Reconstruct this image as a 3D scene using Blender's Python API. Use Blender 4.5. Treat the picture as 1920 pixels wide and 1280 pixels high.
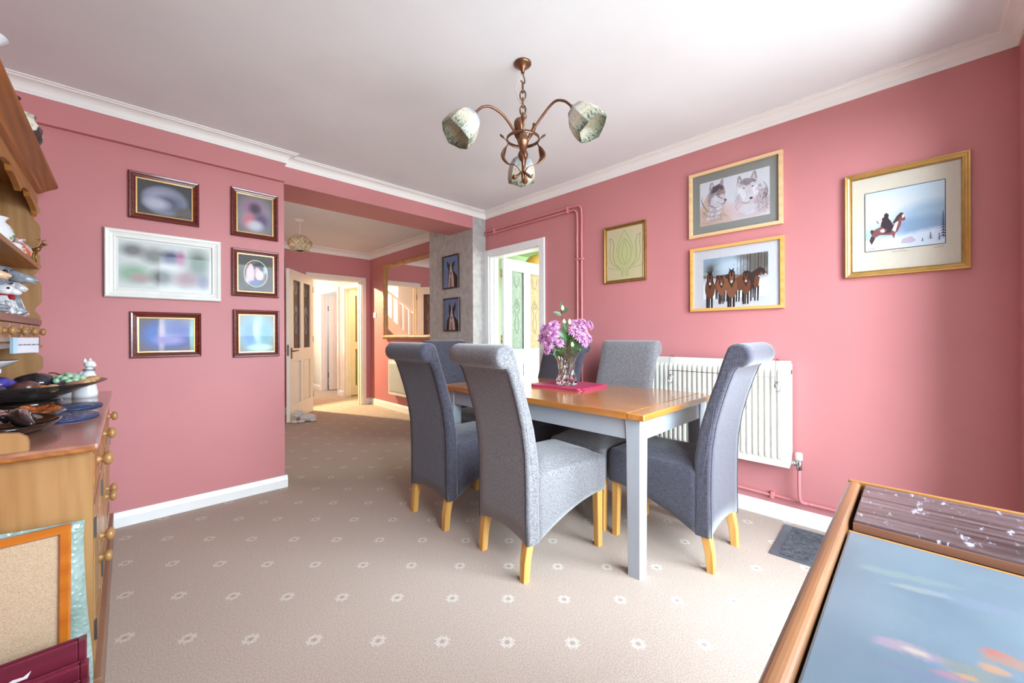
import bpy, bmesh, math, random
from mathutils import Vector, Matrix
random.seed(7)
for o in list(bpy.data.objects): bpy.data.objects.remove(o)
SC = bpy.context.scene
COL = SC.collection
R = math.radians
PI = math.pi

# ---------------------------------------------------------------- camera, world, light, exposure
YAW, ROLL = 0.7739, -0.004
Fw = Vector((math.sin(YAW), math.cos(YAW), 0)); R0 = Vector((math.cos(YAW), -math.sin(YAW), 0)); U0 = Vector((0, 0, 1))
Rt = math.cos(ROLL)*R0 + math.sin(ROLL)*U0; Up = -math.sin(ROLL)*R0 + math.cos(ROLL)*U0
cam = bpy.data.cameras.new('camera'); camo = bpy.data.objects.new('camera', cam); COL.objects.link(camo)
camo.matrix_world = Matrix(((Rt.x, Up.x, -Fw.x, 0), (Rt.y, Up.y, -Fw.y, 0), (Rt.z, Up.z, -Fw.z, 1.10), (0, 0, 0, 1)))
cam.sensor_width = 36; cam.lens = 739.8/1920*36; cam.shift_y = -11.5/1920; cam.clip_start = 0.02
SC.camera = camo
W = bpy.data.worlds.new('world'); SC.world = W; W.use_nodes = True
W.node_tree.nodes['Background'].inputs[0].default_value = (0.78, 0.88, 1.0, 1)
W.node_tree.nodes['Background'].inputs[1].default_value = 1.6
SC.view_settings.view_transform = 'Standard'; SC.view_settings.look = 'None'
SC.view_settings.gamma = 1; SC.view_settings.exposure = 0.25; SC.view_settings.use_curve_mapping = False

def area(name, loc, rot, sx, sy, power, color, spread=180):
    l = bpy.data.lights.new(name, 'AREA'); l.shape = 'RECTANGLE'; l.size = sx; l.size_y = sy
    l.energy = power; l.color = color; l.spread = R(spread)
    o = bpy.data.objects.new(name, l); COL.objects.link(o); o.location = loc; o.rotation_euler = rot
    return o
# daylight through the patio window in the wall behind the camera (room side y = -0.32)
area('patio_daylight', (.3, -4.4, 3.7), (R(86), 0, 0), 10.5, 5.2, 3500, (0.75, 0.89, 1.0))
# added lamp on the ground outside, brightening the ceiling through the patio window
area('ceiling_fill_lamp', (1.45, -1.9, 0.02), (R(180-15), 0, 0), 4.5, 2.4, 330, (0.94, 0.98, 1.0))
# far living area: added warm lamp outside an unseen left window
area('far_room_warm_fill', (-1.25, 4.9, 1.45), (0, R(-90), 0), 1.5, 1.6, 11, (1.0, 0.62, 0.34))
# area lamps standing in for unseen hall and kitchen windows
area('hall_daylight', (1.6, 9.0, 1.7), (R(-90), 0, 0), 1.6, 2.0, 60, (1.0, 0.93, 0.74))
area('kitchen_daylight', (4.6, 1.75, 1.6), (R(90), 0, 0), 2.2, 1.6, 62, (1.0, 0.97, 0.90))
area('side_room_fill', (3.7, 8.3, 1.7), (0, R(90), 0), 1.0, 1.2, 9, (0.85, 0.93, 1.0))  # unseen lamp added to brighten the side room
area('cupboard_fill', (3.2, 6.75, 2.35), (0, 0, 0), .25, .25, 7, (1.0, 0.86, 0.55))  # unseen lamp added to light the cupboard inside

# ---------------------------------------------------------------- materials
def lin(c):
    return tuple((x/12.92 if x <= .04045 else ((x+.055)/1.055)**2.4) for x in [v/255 for v in c]) + (1,)
class NT:
    def __init__(s, name):
        s.m = bpy.data.materials.new(name); s.m.use_nodes = True; s.t = s.m.node_tree
        s.t.nodes.clear(); s.out = s.n('ShaderNodeOutputMaterial')
    def n(s, kind, **kw):
        nd = s.t.nodes.new(kind)
        for k, v in kw.items(): setattr(nd, k, v)
        return nd
    def l(s, a, b): s.t.links.new(a, b)
    def setv(s, sock, v):
        if hasattr(v, 'links'): s.l(v, sock)
        else: sock.default_value = v
    def math(s, op, a, b=None, clamp=False):
        nd = s.n('ShaderNodeMath', operation=op); nd.use_clamp = clamp
        s.setv(nd.inputs[0], a)
        if b is not None: s.setv(nd.inputs[1], b)
        return nd.outputs[0]
    def mix(s, f, a, b, bt='MIX'):
        nd = s.n('ShaderNodeMix', data_type='RGBA', blend_type=bt)
        s.setv(nd.inputs[0], f); s.setv(nd.inputs[6], a); s.setv(nd.inputs[7], b)
        return nd.outputs[2]
    def coord(s, which='Object', scale=(1, 1, 1), rot=(0, 0, 0), loc=(0, 0, 0)):
        tc = s.n('ShaderNodeTexCoord'); mp = s.n('ShaderNodeMapping')
        s.l(tc.outputs[which], mp.inputs[0]); mp.inputs['Scale'].default_value = scale
        mp.inputs['Rotation'].default_value = rot; mp.inputs['Location'].default_value = loc
        return mp.outputs[0]
    def noise(s, vec, scale, detail=3, rough=.5):
        nd = s.n('ShaderNodeTexNoise'); s.l(vec, nd.inputs['Vector'])
        nd.inputs['Scale'].default_value = scale; nd.inputs['Detail'].default_value = detail; nd.inputs['Roughness'].default_value = rough
        return nd.outputs[0]
    def ramp(s, f, stops):
        nd = s.n('ShaderNodeValToRGB'); s.l(f, nd.inputs[0]); e = nd.color_ramp.elements
        while len(e) < len(stops): e.new(.5)
        for q, (p, c) in zip(e, stops): q.position = p; q.color = c if len(c) == 4 else (*c, 1)
        return nd.outputs[0]
    def bump(s, h, strength=.2, dist=.01):
        nd = s.n('ShaderNodeBump'); s.l(h, nd.inputs['Height']); nd.inputs['Strength'].default_value = strength
        nd.inputs['Distance'].default_value = dist; return nd.outputs[0]
    def bsdf(s, color, rough=.5, normal=None, metal=0, **kw):
        b = s.n('ShaderNodeBsdfPrincipled'); s.setv(b.inputs['Base Color'], color); s.setv(b.inputs['Roughness'], rough)
        b.inputs['Metallic'].default_value = metal
        for k, v in kw.items(): s.setv(b.inputs[k.replace('_', ' ')], v)
        if normal is not None: s.l(normal, b.inputs['Normal'])
        s.l(b.outputs[0], s.out.inputs[0]); return b

def plain(name, c, rough=.5, metal=0, var=.06, scale=12, bump=0, **kw):
    t = NT(name); v = t.coord(); n = t.noise(v, scale, 4)
    a = lin(c); d = tuple(x*(1-var*2) for x in a[:3])+(1,); b = tuple(min(1, x*(1+var)) for x in a[:3])+(1,)
    col = t.ramp(n, [(.3, d), (.7, b)])
    nm = t.bump(t.noise(v, scale*8, 2), bump, .004) if bump else None
    t.bsdf(col, rough, nm, metal, **kw); return t.m
def paint(name, c, bump=.06):
    t = NT(name); v = t.coord(); n = t.noise(v, 1.7, 3)
    a = lin(c); col = t.ramp(n, [(.3, tuple(x*.95 for x in a[:3])), (.7, tuple(x*1.03 for x in a[:3]))])
    t.bsdf(col, .55, t.bump(t.noise(v, 160, 3), bump, .003)); return t.m
def wood(name, c1, c2, axis=0, scale=1.0, rough=.4, rings=9, coat=0):
    """grain runs along the given axis"""
    t = NT(name); sc = [14*scale]*3; sc[axis] = .9*scale
    v = t.coord('Object', tuple(sc)); n = t.noise(v, 1.6, 6, .62)
    wv = t.n('ShaderNodeTexWave', wave_type='BANDS', bands_direction='DIAGONAL'); t.l(v, wv.inputs[0])
    wv.inputs['Scale'].default_value = rings*.12; wv.inputs['Distortion'].default_value = 6; wv.inputs['Detail'].default_value = 3
    f = t.math('ADD', t.math('MULTIPLY', n, .82), t.math('MULTIPLY', wv.outputs[0], .18))
    col = t.ramp(f, [(.25, lin(c2)), (.75, lin(c1))])
    t.bsdf(col, rough, t.bump(f, .05, .002), 0, Coat_Weight=coat, Coat_Roughness=.12); return t.m
def fabric(name, c1, c2, fleck=False):
    t = NT(name); v = t.coord()
    if fleck:
        n = t.noise(v, 170, 3, .8); col = t.ramp(n, [(.40, lin(c2)), (.62, lin(c1))]); h = n
    else:
        nx = t.noise(t.coord('Object', (1, 1, 14)), 30, 3, .7); nz = t.noise(t.coord('Object', (9, 9, 1)), 34, 3, .7)
        f = t.math('ADD', t.math('MULTIPLY', nx, .55), t.math('MULTIPLY', nz, .45)); col = t.ramp(f, [(.38, lin(c2)), (.62, lin(c1))]); h = f
    t.bsdf(col, .92, t.bump(h, .25, .003), 0, Sheen_Weight=.35, Sheen_Roughness=.5); return t.m
def pane(name, tint=(1, 1, 1, 1), ior=1.15, diff=0.0, dcol=(.8, .8, .8, 1)):
    t = NT(name); tr = t.n('ShaderNodeBsdfTransparent'); tr.inputs[0].default_value = tint
    g = t.n('ShaderNodeBsdfGlossy'); g.inputs['Roughness'].default_value = .02 if diff == 0 else .2
    fr = t.n('ShaderNodeFresnel'); fr.inputs[0].default_value = ior
    m = t.n('ShaderNodeMixShader'); t.l(fr.outputs[0], m.inputs[0]); t.l(tr.outputs[0], m.inputs[1]); t.l(g.outputs[0], m.inputs[2]); last = m
    if diff:
        d = t.n('ShaderNodeBsdfDiffuse'); d2 = t.n('ShaderNodeBsdfTranslucent'); a = t.n('ShaderNodeAddShader')
        v = t.coord(); n = t.noise(v, 30, 3)
        c = t.ramp(n, [(.3, tuple(x*.8 for x in dcol[:3])), (.7, dcol)])
        t.l(c, d.inputs[0]); t.l(c, d2.inputs[0]); m1 = t.n('ShaderNodeMixShader'); m1.inputs[0].default_value = .5
        t.l(d.outputs[0], m1.inputs[1]); t.l(d2.outputs[0], m1.inputs[2])
        m2 = t.n('ShaderNodeMixShader'); m2.inputs[0].default_value = diff; t.l(last.outputs[0], m2.inputs[1]); t.l(m1.outputs[0], m2.inputs[2]); last = m2
    t.l(last.outputs[0], t.out.inputs[0]); return t.m
def blobs(name, base, bl, noise_amt=0, rough=.5, coat=.0):
    """a printed picture made of soft coloured patches: (cx,cy,rx,ry,colour,softness) in 0..1 of the print"""
    t = NT(name); tc = t.n('ShaderNodeTexCoord'); sp = t.n('ShaderNodeSeparateXYZ'); t.l(tc.outputs['Generated'], sp.inputs[0])
    u, v = sp.outputs[0], sp.outputs[2]
    if noise_amt:
        n = t.noise(tc.outputs['Generated'], 9, 4, .6); nn = t.math('MULTIPLY', t.math('SUBTRACT', n, .5), noise_amt)
        u = t.math('ADD', u, nn); v = t.math('ADD', v, nn)
    if isinstance(base, tuple) and len(base) == 2:   # vertical gradient of the picture's own colours
        col = t.mix(v, lin(base[0]), lin(base[1]))
    else: col = lin(base)
    for cx, cy, rx, ry, c, s in bl:
        du = t.math('DIVIDE', t.math('SUBTRACT', u, cx), rx); dv = t.math('DIVIDE', t.math('SUBTRACT', v, cy), ry)
        d = t.math('SQRT', t.math('ADD', t.math('MULTIPLY', du, du), t.math('MULTIPLY', dv, dv)))
        m = t.math('DIVIDE', t.math('SUBTRACT', 1 + s*.5, d), max(s, .01), clamp=True)
        col = t.mix(m, col, lin(c))
    t.bsdf(col, rough, None, 0, Coat_Weight=coat, Coat_Roughness=.04); return t.m

M = {}
M['wall'] = paint('rose_paint', (197, 127, 128))
M['white_wall'] = paint('white_wall_paint', (226, 224, 216))
M['green_wall'] = paint('green_wall_paint', (176, 204, 160))
M['lime_wall'] = paint('lime_cupboard_paint', (196, 190, 92))
M['ceil'] = paint('ceiling_paint', (232, 236, 238), .12)
M['cove'] = paint('coving_paint', (240, 238, 233), .02)
M['gloss'] = plain('white_gloss', (238, 238, 236), .3, var=.015)
M['cream_door'] = plain('cream_door_gloss', (236, 228, 214), .35, var=.015)
M['grey_paper'] = plain('grey_textured_wallpaper', (178, 174, 170), .7, var=.10, scale=16, bump=.5)
M['pine'] = wood('honey_pine', (184, 128, 66), (148, 90, 34), 1, 1.0, .45, 10, .05)
M['pine_z'] = wood('honey_pine_upright', (172, 130, 82), (148, 104, 58), 2, 1.3, .38, 8, .2)
M['pine_dark'] = wood('stained_pine', (178, 108, 40), (126, 68, 16), 1, 1.0, .5, 10, 0)
M['pine_top'] = wood('worktop_pine', (176, 128, 104), (140, 94, 76), 1, .8, .22, 8, .6)
M['plinth'] = wood('plinth_pine', (150, 110, 84), (116, 78, 56), 1, .8, .4, 8, .2)
M['oak_y'] = wood('oak_top', (196, 130, 62), (160, 92, 34), 1, .8, .22, 8, .7)
M['oak_x'] = wood('oak_top_end', (198, 134, 66), (162, 94, 36), 0, .8, .22, 8, .7)
M['oak_leg'] = wood('oak_leg', (222, 172, 96), (190, 134, 62), 2, 1, .4, 8)
M['grey_paint'] = plain('pale_grey_satin', (164, 169, 175), .35, var=.02)
M['navy'] = fabric('charcoal_weave', (80, 78, 92), (34, 32, 42))
M['grey'] = fabric('grey_fleck_tweed', (134, 133, 136), (88, 84, 86), True)
M['seam'] = plain('dark_thread', (60, 58, 66), .9)
M['brass'] = plain('aged_brass', (132, 96, 72), .34, .85, .15, 20)
M['goldmetal'] = plain('polished_brass', (200, 160, 80), .25, .9)
M['chrome'] = plain('chrome', (190, 192, 196), .2, 1)
M['steel'] = plain('steel', (120, 118, 116), .35, .9)
M['rad'] = plain('radiator_enamel', (226, 224, 214), .3, var=.01)
M['pinkpipe'] = plain('pipe_rose_paint', (212, 130, 132), .35, var=.03)
M['mahog'] = wood('mahogany_frame', (120, 36, 20), (66, 14, 8), 0, 1.5, .25, 9, .6)
M['whiteframe'] = plain('silver_white_frame', (236, 236, 228), .35, 0, .02)
M['gold'] = plain('gold_frame', (206, 166, 98), .32, .7, .08)
M['gold2'] = plain('antique_gold_frame', (158, 124, 62), .35, .7, .12, 30)
M['birch'] = wood('birch_frame', (236, 200, 156), (214, 172, 122), 0, 1, .45, 6)
M['lightoak'] = wood('light_oak_frame', (228, 178, 104), (204, 148, 74), 0, 1, .4, 6)
M['darkframe'] = plain('dark_walnut_frame', (58, 36, 26), .35)
M['black'] = plain('black_plastic', (24, 24, 26), .4)
M['glass'] = pane('clear_glass')
M['placemat'] = plain('magenta_placemat', (188, 60, 96), .35, var=.06)
M['petal'] = plain('lilac_petal', (214, 140, 196), .6, var=.18, scale=60)
M['petal2'] = plain('pale_lilac_petal', (232, 178, 218), .6, var=.12, scale=60)
M['leaf'] = plain('glossy_leaf', (48, 92, 40), .25, var=.25, scale=30)
M['leaf2'] = plain('grey_green_leaf', (84, 104, 70), .35, var=.2, scale=30)
M['stem'] = plain('flower_stem', (112, 124, 60), .5, var=.2)
M['twig'] = plain('brown_twig', (120, 76, 50), .6, var=.2)
M['bud'] = plain('cream_bud', (236, 222, 200), .5)
M['ceramic'] = plain('white_ceramic', (234, 236, 240), .12, var=.02, Coat_Weight=.6)
M['black_ceramic'] = plain('black_brown_glaze', (34, 22, 22), .08, var=.3, Coat_Weight=1.0)
M['red'] = plain('red_enamel', (160, 30, 40), .3)
M['peach'] = plain('peach_ceramic', (224, 184, 146), .2, var=.06, Coat_Weight=.5)

def carpet():
    t = NT('beige_motif_carpet'); g = t.n('ShaderNodeNewGeometry'); s = t.n('ShaderNodeSeparateXYZ'); t.l(g.outputs['Position'], s.inputs[0])
    a, b = .1635, .1665
    u = t.math('DIVIDE', t.math('ADD', s.outputs[0], .007), a); v = t.math('DIVIDE', t.math('SUBTRACT', s.outputs[1], 2.026), b)
    p = t.math('MULTIPLY', t.math('ADD', u, v), .5); q = t.math('MULTIPLY', t.math('SUBTRACT', u, v), .5)
    p = t.math('ADD', p, 100.5); q = t.math('ADD', q, 100.5)
    fp = t.math('SUBTRACT', t.math('FRACT', p), .5); fq = t.math('SUBTRACT', t.math('FRACT', q), .5)
    dx = t.math('MULTIPLY', t.math('ADD', fp, fq), a); dy = t.math('MULTIPLY', t.math('SUBTRACT', fp, fq), b)
    ax = t.math('ABSOLUTE', dx); ay = t.math('ABSOLUTE', dy)
    def spot(cx, cy, r, X, Y):
        ex = t.math('SUBTRACT', X, cx); ey = t.math('SUBTRACT', Y, cy)
        d = t.math('SQRT', t.math('ADD', t.math('MULTIPLY', ex, ex), t.math('MULTIPLY', ey, ey)))
        return t.math('DIVIDE', t.math('SUBTRACT', r, d), r*.35, clamp=True)
    m = spot(.018, .0, .0085, ax, ay)
    for c in ((0, .018, .0085), (.0115, .0115, .0065), (.023, .010, .0045), (.010, .023, .0045)):
        m = t.math('MAXIMUM', m, spot(c[0], c[1], c[2], ax, ay))
    dk = spot(0, 0, .006, ax, ay)
    pos = t.coord('Object'); n1 = t.noise(pos, 190, 4, .75); n2 = t.noise(pos, 3, 4, .6); n3 = t.noise(pos, 45, 3, .6)
    base = t.ramp(n1, [(.3, lin((146, 128, 114))), (.7, lin((206, 190, 176)))])
    base = t.mix(t.math('MULTIPLY', n2, .35), base, lin((178, 158, 146)))
    base = t.mix(t.math('MULTIPLY', n3, .22), base, lin((176, 150, 134)))
    col = t.mix(t.math('MULTIPLY', m, .42), base, lin((232, 228, 218))); col = t.mix(t.math('MULTIPLY', dk, .5), col, lin((120, 116, 112)))
    t.bsdf(col, .95, t.bump(n1, .5, .006)); return t.m
M['carpet'] = carpet()
M['paving'] = plain('patio_paving', (176, 172, 164), .8)

# ---------------------------------------------------------------- mesh helpers
def bx(bm, x0, x1, y0, y1, z0, z1, mi=0, bev=0, seg=2):
    r = bmesh.ops.create_cube(bm, size=1)
    for v in r['verts']:
        v.co = Vector((x0+(v.co.x+.5)*(x1-x0), y0+(v.co.y+.5)*(y1-y0), z0+(v.co.z+.5)*(z1-z0)))
    fs = list({f for v in r['verts'] for f in v.link_faces})
    for f in fs: f.material_index = mi
    if bev:
        es = list({e for v in r['verts'] for e in v.link_edges})
        rr = bmesh.ops.bevel(bm, geom=es, offset=bev, segments=seg, affect='EDGES', profile=.5)
        for f in rr['faces']: f.material_index = mi
def lathe(bm, prof, c=(0, 0, 0), n=24, mat=None, mi=0, sx=1, sy=1, close=False):
    """prof: (r,z) pairs, turned about z"""
    rings = []
    for r, z in prof:
        ring = []
        for k in range(n):
            a = 2*PI*k/n; p = Vector((r*math.cos(a)*sx, r*math.sin(a)*sy, z))
            if mat: p = mat @ p
            ring.append(bm.verts.new(p+Vector(c)))
        rings.append(ring)
    for a, b in zip(rings, rings[1:]):
        for k in range(n):
            f = bm.faces.new((a[k], a[(k+1) % n], b[(k+1) % n], b[k])); f.material_index = mi; f.smooth = True
    for ring, rev in ((rings[0], True), (rings[-1], False)):
        if not close:
            f = bm.faces.new(ring[::-1] if rev else ring); f.material_index = mi
    return rings
def tube(bm, pts, rad, n=8, mi=0, flat=None):
    """tube through points, rad a number or a list; flat=(a,b) scales the section"""
    pts = [Vector(p) for p in pts]; m = len(pts); rr = rad if isinstance(rad, (list, tuple)) else [rad]*m
    prev = None; rings = []
    for i, p in enumerate(pts):
        d = (pts[min(i+1, m-1)]-pts[max(i-1, 0)]).normalized()
        if prev is None:
            up = Vector((0, 0, 1)) if abs(d.z) < .95 else Vector((1, 0, 0)); a = d.cross(up).normalized()
        else: a = (prev-d*prev.dot(d)).normalized()
        prev = a; b = d.cross(a); fa, fb = flat or (1, 1)
        rings.append([bm.verts.new(p+(a*math.cos(2*PI*k/n)*fa+b*math.sin(2*PI*k/n)*fb)*rr[i]) for k in range(n)])
    for a, b in zip(rings, rings[1:]):
        for k in range(n):
            f = bm.faces.new((a[k], a[(k+1) % n], b[(k+1) % n], b[k])); f.smooth = True; f.material_index = mi  # blue-grey base holds the window's bluish haze; patches are the print
    f = bm.faces.new(rings[0][::-1]); f.material_index = mi; f = bm.faces.new(rings[-1]); f.material_index = mi
def smooth_path(pts, k=6):
    pts = [Vector(p) for p in pts]; out = []
    for i in range(len(pts)-1):
        p0 = pts[max(i-1, 0)]; p1 = pts[i]; p2 = pts[i+1]; p3 = pts[min(i+2, len(pts)-1)]
        for j in range(k):
            t = j/k; out.append(.5*((2*p1)+(p2-p0)*t+(2*p0-5*p1+4*p2-p3)*t*t+(3*p1-p0-3*p2+p3)*t**3))
    out.append(pts[-1]); return out
def blob(bm, c, r, mi=0, u=14, v=10, rot=None):
    """ellipsoid with radii r"""
    res = bmesh.ops.create_uvsphere(bm, u_segments=u, v_segments=v, radius=1)
    for q in res['verts']:
        p = Vector((q.co.x*r[0], q.co.y*r[1], q.co.z*r[2]))
        if rot: p = rot @ p
        q.co = p+Vector(c)
    for f in {f for q in res['verts'] for f in q.link_faces}: f.material_index = mi; f.smooth = True
def prism(bm, poly, f3, depth, mi=0):
    """poly 2D outline extruded: f3(u,v,d)->3D point, d in {0,depth}"""
    a = [bm.verts.new(f3(u, v, 0)) for u, v in poly]; b = [bm.verts.new(f3(u, v, depth)) for u, v in poly]; n = len(poly)
    for i in range(n):
        f = bm.faces.new((a[i], a[(i+1) % n], b[(i+1) % n], b[i])); f.material_index = mi
    for ring in (a[::-1], b):
        f = bm.faces.new(ring); f.material_index = mi
def obj(name, bm, mats, parent=None, loc=None, rotz=0, smooth=False, label=None):
    bmesh.ops.recalc_face_normals(bm, faces=bm.faces)
    me = bpy.data.meshes.new(name); bm.to_mesh(me); bm.free()
    for m in (mats if isinstance(mats, (list, tuple)) else [mats]): me.materials.append(M[m] if isinstance(m, str) else m)
    if smooth:
        for p in me.polygons: p.use_smooth = True
    o = bpy.data.objects.new(name, me); COL.objects.link(o)
    if parent: o.parent = parent
    if loc is not None: o.location = loc
    if rotz: o.rotation_euler[2] = rotz
    if label: o['label'] = label
    return o
def B(): return bmesh.new()
def thing(name, label, cat, loc=(0, 0, 0), rotz=0, group=None):
    o = bpy.data.objects.new(name, None); COL.objects.link(o); o.location = loc; o.rotation_euler = (0, 0, rotz); o.empty_display_size = .1
    o['label'] = label; o['category'] = cat
    if group: o['group'] = group
    return o
def tag(o, label, cat, group=None):
    o['label'] = label; o['category'] = cat
    if group: o['group'] = group
    return o
def struct(name, bm, m, parent=None, **kw):
    o = obj(name, bm, m, parent, **kw)
    if parent is None: o['kind'] = 'structure'
    return o
def sbox(name, m, *boxes, parent=None, bev=0, **kw):
    bm = B()
    for b in boxes: bx(bm, *b, bev=bev)
    return struct(name, bm, m, parent, **kw)
def part(name, m, parent, *boxes, bev=0, **kw):
    bm = B()
    for b in boxes: bx(bm, *b, bev=bev)
    return obj(name, bm, m, parent, **kw)
def dup(root, loc, rotz, label, group=None):
    r = root.copy(); COL.objects.link(r); r.location = loc; r.rotation_euler = (0, 0, rotz); r['label'] = label
    if group: r['group'] = group
    for ch in list(root.children):
        c = ch.copy(); COL.objects.link(c); c.parent = r
        for g in list(ch.children):
            d = g.copy(); COL.objects.link(d); d.parent = c
    return r

# ---------------------------------------------------------------- room shell
XR, YW, YB, XL, YN = 2.79, 3.23, 3.26, -0.52, -0.32
HC, ZC = 2.425, 2.355
XF = 2.84; YF = 6.2; XFL = -1.1
sbox('floor', 'carpet', (-1.4, 6.0, -.9, 9.4, -.06, 0))
sbox('ceiling', 'ceil', (XL-.1, XR+.1, YN-.1, YB+.02, HC, HC+.08))
sbox('ceiling_1', 'ceil', (XFL-.1, XF+.1, 3.62, YF+.1, 2.42, 2.50))
sbox('wall_left', 'wall', (XL-.12, .827, YW, YW+.20, 0, HC), (XL, .827, 3.197, YW+.001, 2.222, HC))
sbox('wall_beam', 'wall', (.827, 2.613, YB, 3.675, 2.228, HC+.02))
# right wall with kitchen doorway y 2.47..3.20
sbox('wall_right', 'wall', (XR, XR+.12, YN-.12, 2.47, 0, HC), (XR, XR+.12, 2.47, 3.2, 1.96, HC), (XR, XR+.12, 3.2, 3.27, 0, HC))
sbox('wall_pillar', 'grey_paper', (2.613, 2.95, YB, 4.09, 0, HC+.02))
sbox('floor_patio', 'paving', (-6, 8, -8, YN-.12, -.14, -.04))
# window wall behind the camera and the dresser wall, each with its opening
sbox('wall_back', 'wall', (XL-.12, .25, YN-.12, YN, 0, HC), (2.45, XR, YN-.12, YN, 0, HC), (.25, 2.45, YN-.12, YN, 2.2, HC), (.25, 2.45, YN-.12, YN, 0, .12))
sbox('wall_side', 'wall', (XL-.12, XL, YN, YW, 0, HC))
def window(name, axis, a0, a1, z0, z1, p, mull):
    bm = B(); w = .055
    def bb(s0, s1, q0, q1, t0=-.035, t1=.035):
        if axis == 'x': bx(bm, s0, s1, p+t0, p+t1, q0, q1)
        else: bx(bm, p+t0, p+t1, s0, s1, q0, q1)
    bb(a0, a1, z0, z0+w); bb(a0, a1, z1-w, z1); bb(a0, a0+w, z0+w, z1-w); bb(a1-w, a1, z0+w, z1-w)
    for m_ in mull: bb(m_-w/2, m_+w/2, z0+w, z1-w)
    o = struct(name, bm, 'gloss')
    bm = B()
    if axis == 'x': bx(bm, a0+w, a1-w, p-.004, p+.004, z0+w, z1-w)
    else: bx(bm, p-.004, p+.004, a0+w, a1-w, z0+w, z1-w)
    obj('window_pane', bm, 'glass', o); return o
window('window_1', 'x', .25, 2.45, .12, 2.2, YN-.06, (1.0, 1.72))
# far living area
sbox('wall_far', 'wall', (XFL, 1.93, YF, YF+.12, 0, 2.42), (1.93, 2.70, YF, YF+.12, 1.97, 2.42), (2.70, XF, YF, YF+.12, 0, 2.42))
sbox('wall_far_right', 'wall', (XF, XF+.1, 4.09, YF+.12, 0, 2.42))
sbox('wall_far_left', 'wall', (XFL-.1, XFL, YW+.2, 4.1, 0, 2.42), (XFL-.1, XFL, 5.7, YF+.12, 0, 2.42), (XFL-.1, XFL, 4.1, 5.7, 0, .6), (XFL-.1, XFL, 4.1, 5.7, 2.25, 2.42))
sbox('wall_far_near', 'wall', (XFL-.1, XL, YW+.08, YW+.2, 0, 2.42), (XFL-.1, .827, 3.43, 3.675, 2.2, 2.45))
window('window_2', 'y', 4.1, 5.7, .6, 2.25, XFL-.05, (4.9,))  # unseen window, put in for the warm lamp behind it
# coving: quarter hollow profile swept along straight runs
def coving(name, pts, z=ZC, d=.07):
    """pts: corner points at the wall face with the inward normal given per run: list of (x,y,nx,ny)"""
    bm = B(); prof = [(0, 0), (.006, 0), (.010, .012)]
    for k in range(7):
        a = PI/2*k/6; prof.append((.012+(d-.026)*(1-math.cos(a)), .016+(d-.030)*math.sin(a)))
    prof += [(d-.010, d-.008), (d, d-.006), (d, d), (0, d)]
    rows = []
    for x, y, nx, ny in pts:
        rows.append([bm.verts.new((x+nx*u, y+ny*u, z+v)) for u, v in prof])
    n = len(prof)
    for a, b in zip(rows, rows[1:]):
        for i in range(n):
            f = bm.faces.new((a[i], a[(i+1) % n], b[(i+1) % n], b[i]))
    bm.faces.new(rows[0]); bm.faces.new(rows[-1][::-1])
    return struct(name, bm, 'cove')
coving('trim_1', [(XL, 3.197, 0, -1), (.832, 3.197, 1, -1), (.832, YB, 1, -1), (XR, YB, -1, -1), (XR, YN, -1, 1)])
coving('trim_2', [(XFL, YF, 0, -1), (XF, YF, -1, -1), (XF, 4.09, -1, 0)], 2.335, .085)
coving('trim_3', [(XR, YN, -1, 1), (XL, YN, 1, 1), (XL, 3.197, 1, -1)])
def skirting(name, runs, h=.085, t=.016, m='gloss'):
    """runs: (x0,y0,x1,y1,nx,ny) face lines"""
    bm = B()
    for x0, y0, x1, y1, nx, ny in runs:
        prof = [(0, 0), (t, 0), (t, h-.03), (t-.004, h-.018), (t-.010, h-.004), (.003, h), (0, h)]
        A = [bm.verts.new((x0+nx*u, y0+ny*u, v)) for u, v in prof]; Bv = [bm.verts.new((x1+nx*u, y1+ny*u, v)) for u, v in prof]
        n = len(prof)
        for i in range(n): bm.faces.new((A[i], A[(i+1) % n], Bv[(i+1) % n], Bv[i]))
        bm.faces.new(A[::-1]); bm.faces.new(Bv)
    return struct(name, bm, m)
skirting('baseboard_left', [(XL, YW, .843, YW, 0, -1), (.827, YW+.001, .827, YW+.2, 1, 0)])
skirting('baseboard_right', [(XR, YN, XR, 2.42, -1, 0)])
skirting('baseboard_back', [(2.45, YN, XR, YN, 0, 1), (XL, YN, .25, YN, 0, 1)])
skirting('baseboard_far', [(2.74, YF, XF, YF, 0, -1), (XFL, YF, 1.87, YF, 0, -1), (XF, YF, XF, 4.09, -1, 0)], .1)
skirting('baseboard_pillar', [(2.613, YB, 2.613, 4.09, -1, 0), (2.6, YB, XR, YB, 0, -1)], .1)

# ---------------------------------------------------------------- doors
def arch_set(name, axis, a0, a1, top, p, side, m='gloss', w=.062, t=.018, depth=.12, into=1):
    """architrave on the face plane p (side = direction it stands out), plus jamb lining going back"""
    bm = B()
    def bb(s0, s1, q0, q1, t0, t1):
        lo, hi = min(t0, t1), max(t0, t1)
        if axis == 'x': bx(bm, s0, s1, p+lo, p+hi, q0, q1, bev=.003, seg=1)
        else: bx(bm, p+lo, p+hi, s0, s1, q0, q1, bev=.003, seg=1)
    f0, f1 = 0, side*t
    bb(a0-w, a0+.004, 0, top+w, f0, f1); bb(a1-.004, a1+w, 0, top+w, f0, f1); bb(a0+.004, a1-.004, top-.004, top+w, f0, f1)
    bb(a0-.001, a0+.018, 0, top, 0, -side*depth); bb(a1-.018, a1+.001, 0, top, 0, -side*depth); bb(a0+.018, a1-.018, top-.018, top+.001, 0, -side*depth)
    bb(a0+.018, a0+.030, 0, top-.018, -side*.05, -side*.085); bb(a1-.030, a1-.018, 0, top-.018, -side*.05, -side*.085)
    return struct(name, bm, m)
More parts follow.
